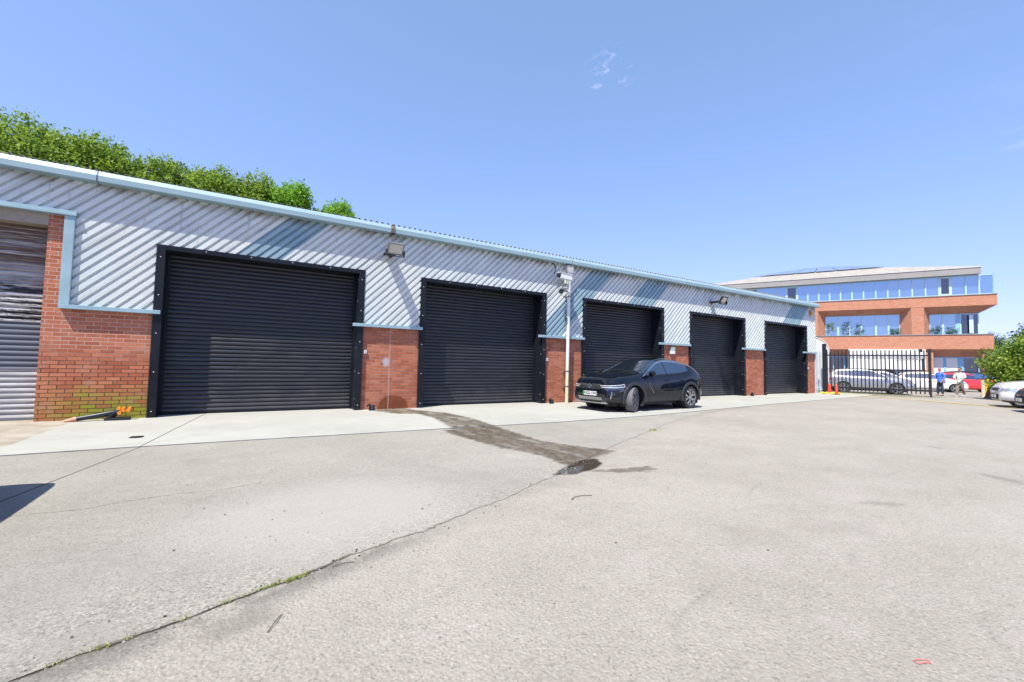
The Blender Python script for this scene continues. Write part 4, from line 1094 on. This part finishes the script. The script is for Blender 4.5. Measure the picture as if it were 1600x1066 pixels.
# ------------------------------------------------------------------ gate and railings
def palisade(name, a, bpt, h, label, cat, mat, n, zlow, rails, thick=.05, group=None, spikes=True):
    a = Vector(a); q = Vector(bpt); L = (q-a).length; ang = math.atan2(q.y-a.y, q.x-a.x)
    r = empty(name, a, ang, label, cat, group)
    for i in range(n):
        x = L*(i+.5)/n; b = MB(); w = thick/2
        b.box((x-w, -.012, zlow), (x+w, .012, h-.08)).prism([(x-w, h-.08), (x+w, h-.08), (x+w*.2, h), (x-w*.2, h)], -.012, .012).build('pale', mat, r)
    for z, t in rails: MB().box((0, .013, z-t), (L, .053, z+t)).build('rail', mat, r)
    return r, L
gt, L = palisade('sliding_gate', (28.05, 11.75, 0), (29.30, 7.62, 0), 2.42, 'long black palisade gate standing across the entrance', 'gate', 'black_rail', 26, .16, ((2.12, .035), (.34, .05), (1.35, .012)), .055)
for x in (L-.03, .03): MB().box((x-.04, -.03, .02), (x+.04, .07, 2.46)).build('gate_stile', 'black_rail', gt)
MB().tube([(L-1.35, -.03, 1.88), (L-.3, -.03, 1.90), (L-.28, -.03, 1.55)], .025, 6).box((L-.34, -.06, 1.35), (L-.25, -.02, 1.95)).build('drop_bolt', 'black_rail', gt)
MB().box((L-.45, -.05, 2.28), (L-.3, .06, 2.44)).build('lock_guard', 'black_rail', gt)
b = MB().box((-.075, -.075, 0), (.075, .075, 2.72)).box((-.085, -.085, 2.72), (.085, .085, 2.75)); tag(b.build('gate_post', 'black_rail', loc=(27.85, 11.72, 0)), 'thick black square post between the pale railings and the gate', 'gate post')
pf, L2 = palisade('palisade_fence', (26.75, 12.0, 0), (27.72, 11.8, 0), 2.35, 'short run of pale grey palisade fence at the end of the units', 'fence', 'pale_rail', 4, .05, ((2.05, .03), (.32, .03)), .085)
# white arched canopy behind the railings
r = empty('arched_canopy', (28.7, 12.75, 0), rad(-20), 'white arched canopy behind the pale railings', 'canopy')
b = MB(); arc = [(1.2*math.sin(a)-.55, 2.35+.85*math.cos(a)) for a in np.linspace(0, math.pi/2, 14)]
arc2 = [(x*.97-.0, z-.05) for x, z in arc][::-1]
b.prism(arc+arc2, -.6, .6).build('arch', 'white', r)
MB().prism([(-.55, .2), (-.55, 3.10)]+[(x*.95, z-.07) for x, z in arc]+[(.58, .2)], -.58, -.54).build('panel', 'white', r)
# red posts, yellow hose
for x, y, lb in ((26.55, 10.95, 'short red post nearer the pale railings'), (26.35, 10.55, 'short red post nearer the gate opening')):
    rr_ = empty('marker_post', (x, y, 0), 0, lb, 'post', 'short red posts at the gate')
    MB().tube([(0, 0, 0), (0, 0, .50), (0, 0, .55)], [.07, .06, .03], 12).build('post', 'red_post', rr_, smooth=True); MB().box((-.11, -.11, 0), (.11, .11, .04)).build('post_foot', 'dark', rr_)
b = MB(); R_ = random.Random(2); pts = [(26.2+.06*i+R_.uniform(-.05, .05), 11.0+.28*math.sin(i*1.1), .05+.03*math.sin(i*2.)) for i in range(22)]
b.tube(pts, .035, 6); tag(b.build('yellow_hose', 'yellow', smooth=True), 'coiled yellow hose on the ground below the pale railings', 'hose')
# sign on a post near the hedge
r = empty('sign_post', (39.2, 7.75, gz), rad(-70), 'small blue sign on a yellow and cream post at the hedge', 'sign')
MB().box((-.14, -.07, 0), (.02, .07, 1.15)).build('cream_post', paint('cream', (.75, .66, .50), .7), r); MB().box((.03, -.10, 0), (.24, .10, 1.15)).build('yellow_post', 'yellow', r)
MB().box((-.45, -.13, 1.16), (.62, -.10, 1.42)).build('sign_face', paint('sign_blue', (.10, .20, .55), .5), r)
# brown stump
r = empty('tree_stump', (37.6, 7.0, gz), 0, 'reddish brown stump at the foot of the hedge', 'stump')
b = MB(); b.lathe([(.46, 0), (.40, .10), (.34, .35), (.30, .58), (.24, .64), (0, .62)], 18, 'z'); o = b.build('stump_wood', paint('stump', (.24, .10, .06), .9, var=.4, scale=4, bump=.7), r, smooth=True)
for v in o.data.vertices: k = 1+.16*math.sin(7*math.atan2(v.co.y, v.co.x)); v.co.x *= k; v.co.y *= k

# ------------------------------------------------------------------ foliage
def foliage(name, blobs, n, size, mat, parent=None, seed=1, up=.35, flat=.5, shape='leaf', clump=10):
    """leaf faces in sprigs spread through ellipsoid blobs (cx,cy,cz,rx,ry,rz), denser near the surface"""
    R = np.random.RandomState(seed); V = []; F = []; rn = []
    wts = np.array([b[3]*b[4]*b[5] for b in blobs])**.67; wts /= wts.sum()
    ns = n//clump
    bi = R.choice(len(blobs), ns, p=wts); B = np.array(blobs)[bi]
    d = R.normal(size=(ns, 3)); d /= np.linalg.norm(d, axis=1)[:, None]
    rr = 1-np.abs(R.normal(0, .16, ns)); rr = np.clip(rr, .15, 1.12)
    lump = 1+.13*np.sin(B[:, 0]*3+d[:, 0]*6)*np.cos(d[:, 2]*7+B[:, 1]*2)
    C = B[:, :3]+d*B[:, 3:]*(rr*lump)[:, None]
    tone = np.clip(R.normal(.5, .22, ns)+.15*np.sin(C[:, 0]*1.7+C[:, 2]*2.3), 0, 1)
    for c, dd, tn, bb in zip(C, d, tone, B):
        ax = dd*.6+np.array([0, 0, up])+R.normal(0, .25, 3); ax /= np.linalg.norm(ax)
        Ls = size*R.uniform(2., 4.)
        for k in range(clump):
            t = k/clump; p = c+ax*Ls*(t-.3)+R.normal(0, size*.55, 3)
            u = R.normal(size=3)+ax*.4; u /= np.linalg.norm(u)
            w = np.cross(u, R.normal(size=3)); w[2] *= flat; w /= np.linalg.norm(w)+1e-9
            s = size*R.uniform(.6, 1.2); i = len(V)
            V += [p-u*s*.5, p+w*s*.28, p+u*s*.55, p-w*s*.28]; F.append((i, i+1, i+2, i+3)); rn.append(min(1, max(0, tn+R.uniform(-.25, .25))))
    me = bpy.data.meshes.new(name); me.from_pydata([tuple(v) for v in V], [], F); me.materials.append(M[mat])
    A = me.attributes.new('rnd', 'FLOAT', 'FACE'); A.data.foreach_set('value', rn)
    o = bpy.data.objects.new(name, me); col.objects.link(o)
    if parent: o.parent = parent
    return o
def tree(x, y, h, rx, label, seed, mat='leaf', group='trees behind the units', n=16000, size=.17, low=.45):
    r = empty('broadleaf_tree', (x, y, 0), 0, label, 'tree', group); R = random.Random(seed)
    blobs = []; zc = h*(low+1)/2; rz = h*(1-low)/2; q0 = rx*.4
    blobs.append((0, 0, zc, rx*.75, rx*.75, rz*.86))
    for k in range(11):
        a = R.uniform(0, 6.28); e = R.uniform(-.3, 1.0); q = rx*R.uniform(.30, .46)
        cc = (math.cos(a)*rx*.62*math.cos(e), math.sin(a)*rx*.62*math.cos(e), min(h-q*.92, zc+math.sin(e)*rz*.80))
        blobs.append((*cc, q, q, q*.85))
    blobs.append((R.uniform(-.4, .4), -.2, h-rx*.33, rx*.42, rx*.42, rx*.34))
    foliage('crown', blobs, n, size, mat, r, seed)
    b = MB(); b.tube([(0, 0, 0), (.05, 0, h*.25), (0, .05, h*.5), (.1, 0, h*.8)], [.24, .19, .14, .05], 10)
    for k in range(9):
        a = k*2.4; z = h*(.38+.05*k); b.tube([(0, 0, z), (math.cos(a)*rx*.35, math.sin(a)*rx*.35, z+h*.10), (math.cos(a)*rx*.68, math.sin(a)*rx*.68, z+h*.16)], [.09, .05, .02], 6)
    b.build('trunk', 'bark', r, smooth=True)
    return r
TREES = [(-10.3, 24, 10.75, 2.4, 'tallest green tree behind the roof, cut by the left edge', 'leaf'),
         (-7.9, 24.3, 10.4, 2.2, 'tall broad green tree behind the roof, second from the left edge', 'leaf'),
         (-5.7, 24.6, 10.3, 1.9, 'round green tree behind the roof above the worn grey shutter side, third from the left', 'leaf'),
         (-3.7, 24.5, 9.85, 1.9, 'green tree behind the roof above the pale gutter joint, fourth from the left', 'leaf'),
         (-1.6, 24.2, 9.82, 1.8, 'green tree behind the roof above the first black shutter, fifth from the left', 'leaf'),
         (.2, 23.9, 9.80, 1.5, 'green tree behind the roof, sixth from the left, beside the fresh green ones', 'leaf'),
         (1.75, 23.6, 9.70, 1.3, 'fresh green lobed tree, last but one of the row behind the roof', 'leaf_fresh'),
         (3.65, 24., 9.40, 1.25, 'small fresh green tree, last of the row behind the roof', 'leaf_fresh')]
for i, (x, y, h, rx, lb, m) in enumerate(TREES): tree(x, y, h, rx, lb, 20+i, m, n=20000, size=.15, low=.55)

# hedge at the right
r = empty('flowering_shrub', (36.2, 4.3, gz), 0, 'big green shrub with cream flowers at the right edge', 'shrub')
bl = [(0, 0, 1.6, 2.0, 2.0, 1.6), (-.2, 1.5, 1.3, 1.2, 1.2, 1.2), (0, 1.0, 2.5, 1.2, 1.2, 1.0), (0, -1.3, 2.9, 1.6, 1.6, 1.1), (-.5, 0, 2.7, 1.3, 1.3, 1.0), (-.4, 2.0, 2.0, .9, .9, .8), (-.6, .9, .9, 1.2, 1.2, .9)]
foliage('foliage', bl, 26000, .17, 'leaf_hedge', r, 77)
foliage('blossom', [(-.4, 1.6, 2.3, .7, .7, .55), (-.4, .4, 2.9, .9, .9, .3), (-1., 0, 1.8, 1., 1.4, 1.0)], 160, .13, 'petal', r, 78, clump=8)
MB().tube([(0, 0, 0), (.1, 0, 1.2), (0, .3, 2.2)], [.12, .09, .04], 8).tube([(0, 0, .1), (-.2, .8, 1.2), (-.2, 1.3, 1.8)], [.09, .06, .03], 8).tube([(0, 0, .1), (-.1, -.8, 1.4)], [.09, .04], 8).build('stem', 'bark', r)
# far trees at the right
def far_tree(nm, x, y, h, rx, lb, mat, cone, seed, n=5000, size=.3):
    r = empty(nm, (x, y, gz), 0, lb, 'tree'); bl = []
    if cone:
        for k in range(9): t = k/8.; bl.append((0, 0, h*(.18+.76*t), rx*(1-t)+.25, rx*(1-t)+.25, h*.09))
    else:
        R = random.Random(seed)
        for k in range(8): a = R.uniform(0, 6.28); bl.append((math.cos(a)*rx*.5, math.sin(a)*rx*.5, h*R.uniform(.5, .82), rx*.5, rx*.5, h*.18))
    foliage('crown', bl, n, size, mat, r, seed); MB().tube([(0, 0, 0), (0, 0, h*.8)], [.2, .06], 8).build('trunk', 'bark', r)
far_tree('conifer_tree', 62, 9.6, 5.7, 1.9, 'dark green conifer rising above the flowering shrub', 'leaf_dark', True, 5)
far_tree('broadleaf_tree', 66, 7.0, 5.3, 2.6, 'rounded tree behind the shrub at the right edge', 'leaf', False, 6)
far_tree('broadleaf_tree', 110, 19.5, 8.3, 3., 'low distant tree between the offices and the conifer', 'leaf_dark', False, 8)

# planting strip in front of the offices behind the gate
b = MB(); rn = []; R_ = random.Random(12)
for i in range(1500):
    t = R_.random(); x = 30.6+3.6*t+R_.gauss(0, .25); y = 12.3-3.6*t+R_.gauss(0, .2); z0 = ground_z(x); h = R_.uniform(.03, .10); a = R_.uniform(0, 6.28)
    b.add([(x-.02, y, z0), (x+.02, y, z0), (x+math.cos(a)*h*.5, y+math.sin(a)*h*.5, z0+h)], [(0, 1, 2)]); rn.append(R_.random())
o = b.build('verge_grass', 'grass', fix=False); A = o.data.attributes.new('rnd', 'FLOAT', 'FACE'); A.data.foreach_set('value', rn)
tag(o, 'thin strip of grass behind the gate', 'grass', kind='stuff')

# ------------------------------------------------------------------ the office building
M['office_brick'] = brick_mat('office_brick', warm=1., far=True, mortar=(.50, .38, .30))
O = empty('office_building', (61.517, 11.638, gz), rad(-63.2), 'three storey orange brick office block with blue window frames and solar panels on its roof', 'building')
zo = .18
def quadmesh(name, quads, mat, parent=O, thick=0.):
    b = MB()
    for q in quads: b.add(q, [tuple(range(len(q)))])
    return b.build(name, mat, parent, fix=False)
def Bx(name, a, c, mat, parent=O, **k): return MB().box((a[0], a[1], a[2]+zo), (c[0], c[1], c[2]+zo)).build(name, mat, parent, **k)
XL, XR = -30., 0.28
Bx('brick_wall', (XL, 1.2, -.3), (XR, 16, 5.06), 'office_brick'); Bx('brick_wall', (XL, 1.22, 5.06), (-.50, 15.9, 7.95), 'office_brick'); Bx('brick_wall', (XL, 1.2, 7.95), (XR+.25, 16, 8.97), 'office_brick')
Bx('brick_spandrel', (XL, 0, 3.62), (XR-.05, 1.25, 5.06), 'office_brick')
Bx('brick_parapet', (XL, 0, 7.95), (XR+.25, 1.25, 8.98), 'office_brick')
Bx('coping', (XL, -.06, 5.06), (XR-.02, 1.215, 5.13), 'grey_kerb'); Bx('coping', (XL, -.06, 8.98), (XR+.30, 1.2, 9.06), 'grey_kerb')
for x0, x1 in ((XL, -13.7), (-5.72, -4.75)): Bx('brick_pier', (x0, .02, 5.13), (x1, 1.22, 7.95), 'office_brick')
def recess(x0, x1, ins, zt, zi, z0):
    """sloped brick soffit and splayed sides around a window, x0..x1 outer"""
    b = MB(); y = .95; Z = zo
    b.prism([(0.02, zt+Z), (1.21, zt+Z), (1.21, zi+Z), (y, zi+Z)], x0+.01, x1-.01, 'x')
    b.add([(x0, .02, z0+Z), (x0+ins, y, z0+Z), (x0+ins, y, zi+Z), (x0, .02, zt+Z)], [(0, 1, 2, 3)])
    b.add([(x1, .02, z0+Z), (x1-ins, y, z0+Z), (x1-ins, y, zi+Z), (x1, .02, zt+Z)], [(3, 2, 1, 0)])
    b.build('brick_reveal', 'office_brick', O, fix=False)
recess(-13.7, -5.72, .75, 7.945, 7.40, 5.13)
b = MB(); Z = zo; q0, q1, q2, q3 = (-4.75, .02, 7.945+Z), (XR+.25, .02, 7.945+Z), (-.45, .95, 7.28+Z), (-4.15, .95, 7.28+Z)
b.add([q0, q1, q2, q3], [(3, 2, 1, 0)]); b.add([q1, (XR+.25, 15, 7.945+Z), (-.45, 15, 7.28+Z), q2], [(3, 2, 1, 0)]); b.add([(-4.75, .02, 5.13+Z), (-4.15, .95, 5.13+Z), q3, q0], [(0, 1, 2, 3)])
b.build('brick_reveal', 'office_brick', O, fix=False)
def window(x0, x1, z0, z1, y, frame='office_frame', pane='office_glass', fw=.07, bars=(), bot=None):
    b = MB(); Z = zo
    b.box((x0, y, z0+Z), (x0+fw, y+.10, z1+Z)).box((x1-fw, y, z0+Z), (x1, y+.10, z1+Z)).box((x0+fw, y+.001, z0+Z), (x1-fw, y+.10, z0+fw+Z)).box((x0+fw, y+.001, z1-fw+Z), (x1-fw, y+.10, z1+Z))
    f = b.build('window', frame, O)
    MB().box((x0+fw, y+.05, z0+fw+Z), (x1-fw, y+.07, z1-fw+Z)).build('pane', pane, f)
    return f
tops = [-24.6, -23.6, -22.6, -21.6, -20.55, -19.56, -18.62, -17.7, -16.73, -15.6, -14.61, -13.58, -12.58, -11.6, -10.58, -9.58, -8.55, -7.55, -6.61, -5.6, -4.57, -3.55, -2.65, -1.6, -.65, .27]
for i in range(len(tops)-1):
    a, c = tops[i], tops[i+1]; op = i in (4, 8, 21)
    window(a, c, 9.06, 10.95, .05, 'office_frame_pale', 'dark_glass' if op else 'office_glass', .16 if op else .05)
# chamfered end of the top glazing
f = window(.27, .30, 9.06, 10.95, .05)
b = MB(); b.box((XR, .2, 9.06+zo), (XR+.02, 3.2, 10.9+zo)).build('end_pane', 'office_glass', O)
m1 = [-12.95, -11.77, -10.75, -9.7, -8.46, -7.41, -6.47]
for a, c in zip(m1, m1[1:]): window(a, c, 5.13, 7.38, .97, 'office_frame_pale')
for a, c, g_ in ((-4.16, -3.12, 'office_glass'), (-3.12, -2.1, 'office_glass'), (-1.85, -.50, 'dark_glass')): window(a, c, 5.13, 7.26, .97, 'office_frame_pale', g_, .08)
Bx('mullion_post', (-2.1, .93, 5.13), (-1.85, 1.1, 7.26), 'office_frame')
# half open casement
MB().box((-1.25, .75, 5.25+zo), (-.95, .79, 7.1+zo), 0, Matrix.Rotation(0, 4, 'X')).build('casement', 'office_frame_pale', O)
# ground floor
b = MB(); b.prism([(.02, 3.62+zo), (1.21, 3.62+zo), (1.21, 2.86+zo), (.98, 2.86+zo)], XL, XR-.08, 'x').build('brick_soffit', 'office_brick', O)
Bx('brick_pier', (-5.2, .1, -.3), (-4.1, 1.21, 3.3), 'office_brick'); Bx('brick_pier', (-.52, .3, -.3), (XR-.1, 1.21, 3.3), 'office_brick')
Bx('brick_pier', (XL, .1, -.3), (-13.2, 1.21, 3.3), 'office_brick')
for a, c, g_ in ((-13.1, -12.2, 'dark_glass'), (-12.2, -11.2, 'dark_glass'), (-11.2, -10.1, 'dark_glass'), (-10.1, -9, 'dark_glass'), (-9, -7.9, 'dark_glass'), (-7.9, -6.8, 'dark_glass'), (-6.8, -5.2, 'dark_glass'), (-4.1, -3.05, 'blind'), (-3.05, -2.0, 'blind'), (-1.75, -.55, 'dark_glass')): window(a, c, .0, 2.86, 1.0, 'office_frame', g_, .10)
Bx('mullion_post', (-2.0, .96, 0), (-1.75, 1.1, 2.86), 'office_frame')
Bx('white_panel', (-11.0, -.25, 1.50), (-4.75, .97, 3.60), 'white')
for x in np.linspace(-10.4, -5.3, 9): Bx('panel_batten', (x-.03, -.28, 1.52), (x+.03, -.251, 3.58), 'white')
Bx('panel_grey_band', (-11.02, -.27, 2.62), (-4.74, -.252, 3.0), paint('pale_grey', (.45, .47, .5), .6))
# roof: fascia, tiles, solar panels
Bx('roof_fascia', (-25.8, -.55, 11.0), (-.66, 14, 11.62), 'fascia'); Bx('roof_edge', (-25.85, -.60, 11.62), (-.62, 14.05, 11.74), paint('edge_trim', (.62, .60, .57), .6))
Bx('soffit_band', (-25.7, .02, 10.95), (-.75, 13, 11.0), 'office_frame')
A0 = Vector((-13.4, 8.2, 14.45+zo)); E = [Vector((-25.6, -.5, 11.745+zo)), Vector((-.75, -.5, 11.745+zo)), Vector((-.75, 14, 11.745+zo)), Vector((-25.6, 14, 11.745+zo))]
b = MB(); b.add([tuple(e) for e in E]+[tuple(A0)], [(0, 1, 4), (1, 2, 4), (2, 3, 4), (3, 0, 4), (0, 3, 2, 1)]); b.build('roof', 'roof_tile', O)
sl = (A0-Vector((A0.x, -.5, 11.745+zo))).normalized(); nn = Vector((1, 0, 0)).cross(sl).normalized()
_p = lambda x, y, o: tuple(Vector((x, -.5, 11.745+zo))+sl*((y+.5)/sl.y)+nn*o)
for y0, y1, (a0, a1), (c0, c1), n in ((3.6, 5.7, (-20.2, -7.2), (-17.7, -9.0), 6), (5.8, 8.0, (-17.6, -9.1), (-14.6, -12.2), 4)):
    for k in range(n):
        q = lambda a, b_, t: a+(b_-a)*t
        xs4 = (q(a0, a1, k/n)+.05, q(a0, a1, (k+1)/n)-.05, q(c0, c1, (k+1)/n)-.05, q(c0, c1, k/n)+.05)
        vs = [_p(xs4[0], y0, .10), _p(xs4[1], y0, .10), _p(xs4[2], y1, .10), _p(xs4[3], y1, .10), _p(xs4[0], y0, .16), _p(xs4[1], y0, .16), _p(xs4[2], y1, .16), _p(xs4[3], y1, .16)]
        MB().add(vs, [(0, 3, 2, 1), (4, 5, 6, 7), (0, 1, 5, 4), (1, 2, 6, 5), (2, 3, 7, 6), (3, 0, 4, 7)]).build('solar_panel', 'solar', O)
# pot plants on the sills, seen at the glass
for x, h, s in ((-12.5, 1.5, 1), (-11.0, 1.4, 2), (-9.9, 1.1, 3), (-6.9, .5, 4), (-3.7, .9, 5), (-2.5, .6, 6)):
    foliage('sill_plant', [(x, .80, 5.2+zo+h*.5, .35, .12, h*.5)], 240, .13, 'leaf_dark' if s != 1 else 'leaf', O, 90+s)

# ------------------------------------------------------------------ sky, sun, camera
sun_dir = Vector((-1.78, -1., 3.67)).normalized()
el = math.asin(sun_dir.z); rot = math.atan2(sun_dir.x, sun_dir.y)
wd = bpy.data.worlds.new('World'); sc.world = wd; wd.use_nodes = True
nt = wd.node_tree; nt.nodes.clear()
out = nt.nodes.new('ShaderNodeOutputWorld'); bg = nt.nodes.new('ShaderNodeBackground'); sky = nt.nodes.new('ShaderNodeTexSky')
sky.sky_type = 'NISHITA'; sky.sun_disc = False; sky.sun_elevation = el; sky.sun_rotation = rot
sky.altitude = 0; sky.air_density = 1.0; sky.dust_density = .3; sky.ozone_density = 4.0
bg.inputs['Strength'].default_value = .15
# a few wisps of high cloud and a short contrail, part of the sky itself
tc = nt.nodes.new('ShaderNodeTexCoord')
def wn(t, **k):
    x = nt.nodes.new(t)
    for a, v in k.items(): setattr(x, a, v)
    return x
def wisp(direction, radius, scale, lo, hi, amt, prev, stretch=(1, 1, 1)):
    d = Vector(direction).normalized()
    sub = wn('ShaderNodeVectorMath', operation='DISTANCE'); nt.links.new(tc.outputs['Generated'], sub.inputs[0]); sub.inputs[1].default_value = d
    fall = wn('ShaderNodeMapRange', interpolation_type='SMOOTHSTEP'); nt.links.new(sub.outputs['Value'], fall.inputs[0]); fall.inputs[1].default_value = radius; fall.inputs[2].default_value = 0.; fall.inputs[3].default_value = 0; fall.inputs[4].default_value = 1
    mp = wn('ShaderNodeMapping'); mp.inputs['Scale'].default_value = stretch; nt.links.new(tc.outputs['Generated'], mp.inputs[0])
    nz = wn('ShaderNodeTexNoise'); nz.inputs['Scale'].default_value = scale; nz.inputs['Detail'].default_value = 7; nz.inputs['Roughness'].default_value = .62; nt.links.new(mp.outputs[0], nz.inputs['Vector'])
    mr = wn('ShaderNodeMapRange', interpolation_type='SMOOTHSTEP'); nt.links.new(nz.outputs['Fac'], mr.inputs[0]); mr.inputs[1].default_value = lo; mr.inputs[2].default_value = hi
    mu = wn('ShaderNodeMath', operation='MULTIPLY'); nt.links.new(fall.outputs[0], mu.inputs[0]); nt.links.new(mr.outputs[0], mu.inputs[1])
    m2 = wn('ShaderNodeMath', operation='MULTIPLY'); nt.links.new(mu.outputs[0], m2.inputs[0]); m2.inputs[1].default_value = amt
    mx = wn('ShaderNodeMix', data_type='RGBA'); nt.links.new(m2.outputs[0], mx.inputs[0]); nt.links.new(prev, mx.inputs[6]); mx.inputs[7].default_value = (6.5, 7.0, 7.6, 1)
    return mx.outputs[2]
CR = Matrix(((0.8519929817017325, -0.5231352648029611, 0.02091539745084586), (0.04473279839606728, 0.03293398081883597, -0.9984559728175705), (0.5216387024355535, 0.8516130856362883, 0.05146082485145187)))
WISPS = [((0.574, 0.597, 0.560), .06, 42, .52, .72, .45, (1, 1, 2.2)), ((.873, .148, .465), .16, 6, .50, .8, .10, (1, 1, 3)), ((.930, .1425, .3386), .04, 14, .48, .7, .18, (1, 1, 3))]
o_ = sky.outputs[0]
for d, rr, s_, lo, hi, am, stt in WISPS: o_ = wisp(d, rr, s_, lo, hi, am, o_, stt)
# clouds that only stand behind the camera and show as reflections in the office glass
o_ = wisp((-.75, -.3, .25), .9, 3.5, .48, .62, .6, o_, (1, 1, 3))
# the hue balance of the photograph's sky: less cyan towards the horizon
sp_ = wn('ShaderNodeSeparateColor'); cb_ = wn('ShaderNodeCombineColor'); nt.links.new(o_, sp_.inputs[0])
for ch, (pw, k) in enumerate(((.62, .645), (.52, .69), (.8, .96))):
    a_ = wn('ShaderNodeMath', operation='MULTIPLY'); nt.links.new(sp_.outputs[ch], a_.inputs[0]); a_.inputs[1].default_value = .29
    b_ = wn('ShaderNodeMath', operation='POWER'); nt.links.new(a_.outputs[0], b_.inputs[0]); b_.inputs[1].default_value = pw
    c_ = wn('ShaderNodeMath', operation='MULTIPLY'); nt.links.new(b_.outputs[0], c_.inputs[0]); c_.inputs[1].default_value = k/.29
    nt.links.new(c_.outputs[0], cb_.inputs[ch])
nt.links.new(cb_.outputs[0], bg.inputs[0]); nt.links.new(bg.outputs[0], out.inputs[0])

sl_ = bpy.data.lights.new('sun', 'SUN'); sl_.energy = 4.6; sl_.angle = rad(.53); sl_.color = (1., .945, .80)
so = bpy.data.objects.new('sun', sl_); col.objects.link(so); so.rotation_euler = sun_dir.to_track_quat('Z', 'Y').to_euler()

cd = bpy.data.cameras.new('camera'); cam = bpy.data.objects.new('camera', cd); col.objects.link(cam)
cd.sensor_width = 36; cd.lens = 680/1600*36; cd.clip_end = 3000; cd.clip_start = .05
r0, r1, r2 = CR[0], CR[1], CR[2]
cam.matrix_world = Matrix(((r0[0], -r1[0], -r2[0], 0), (r0[1], -r1[1], -r2[1], 0), (r0[2], -r1[2], -r2[2], CAMH), (0, 0, 0, 1)))
sc.camera = cam
sc.view_settings.view_transform = 'Standard'; sc.view_settings.look = 'None'; sc.view_settings.exposure = .95; sc.view_settings.gamma = 1
sc.view_settings.use_curve_mapping = False
sc.cycles.max_bounces = 6
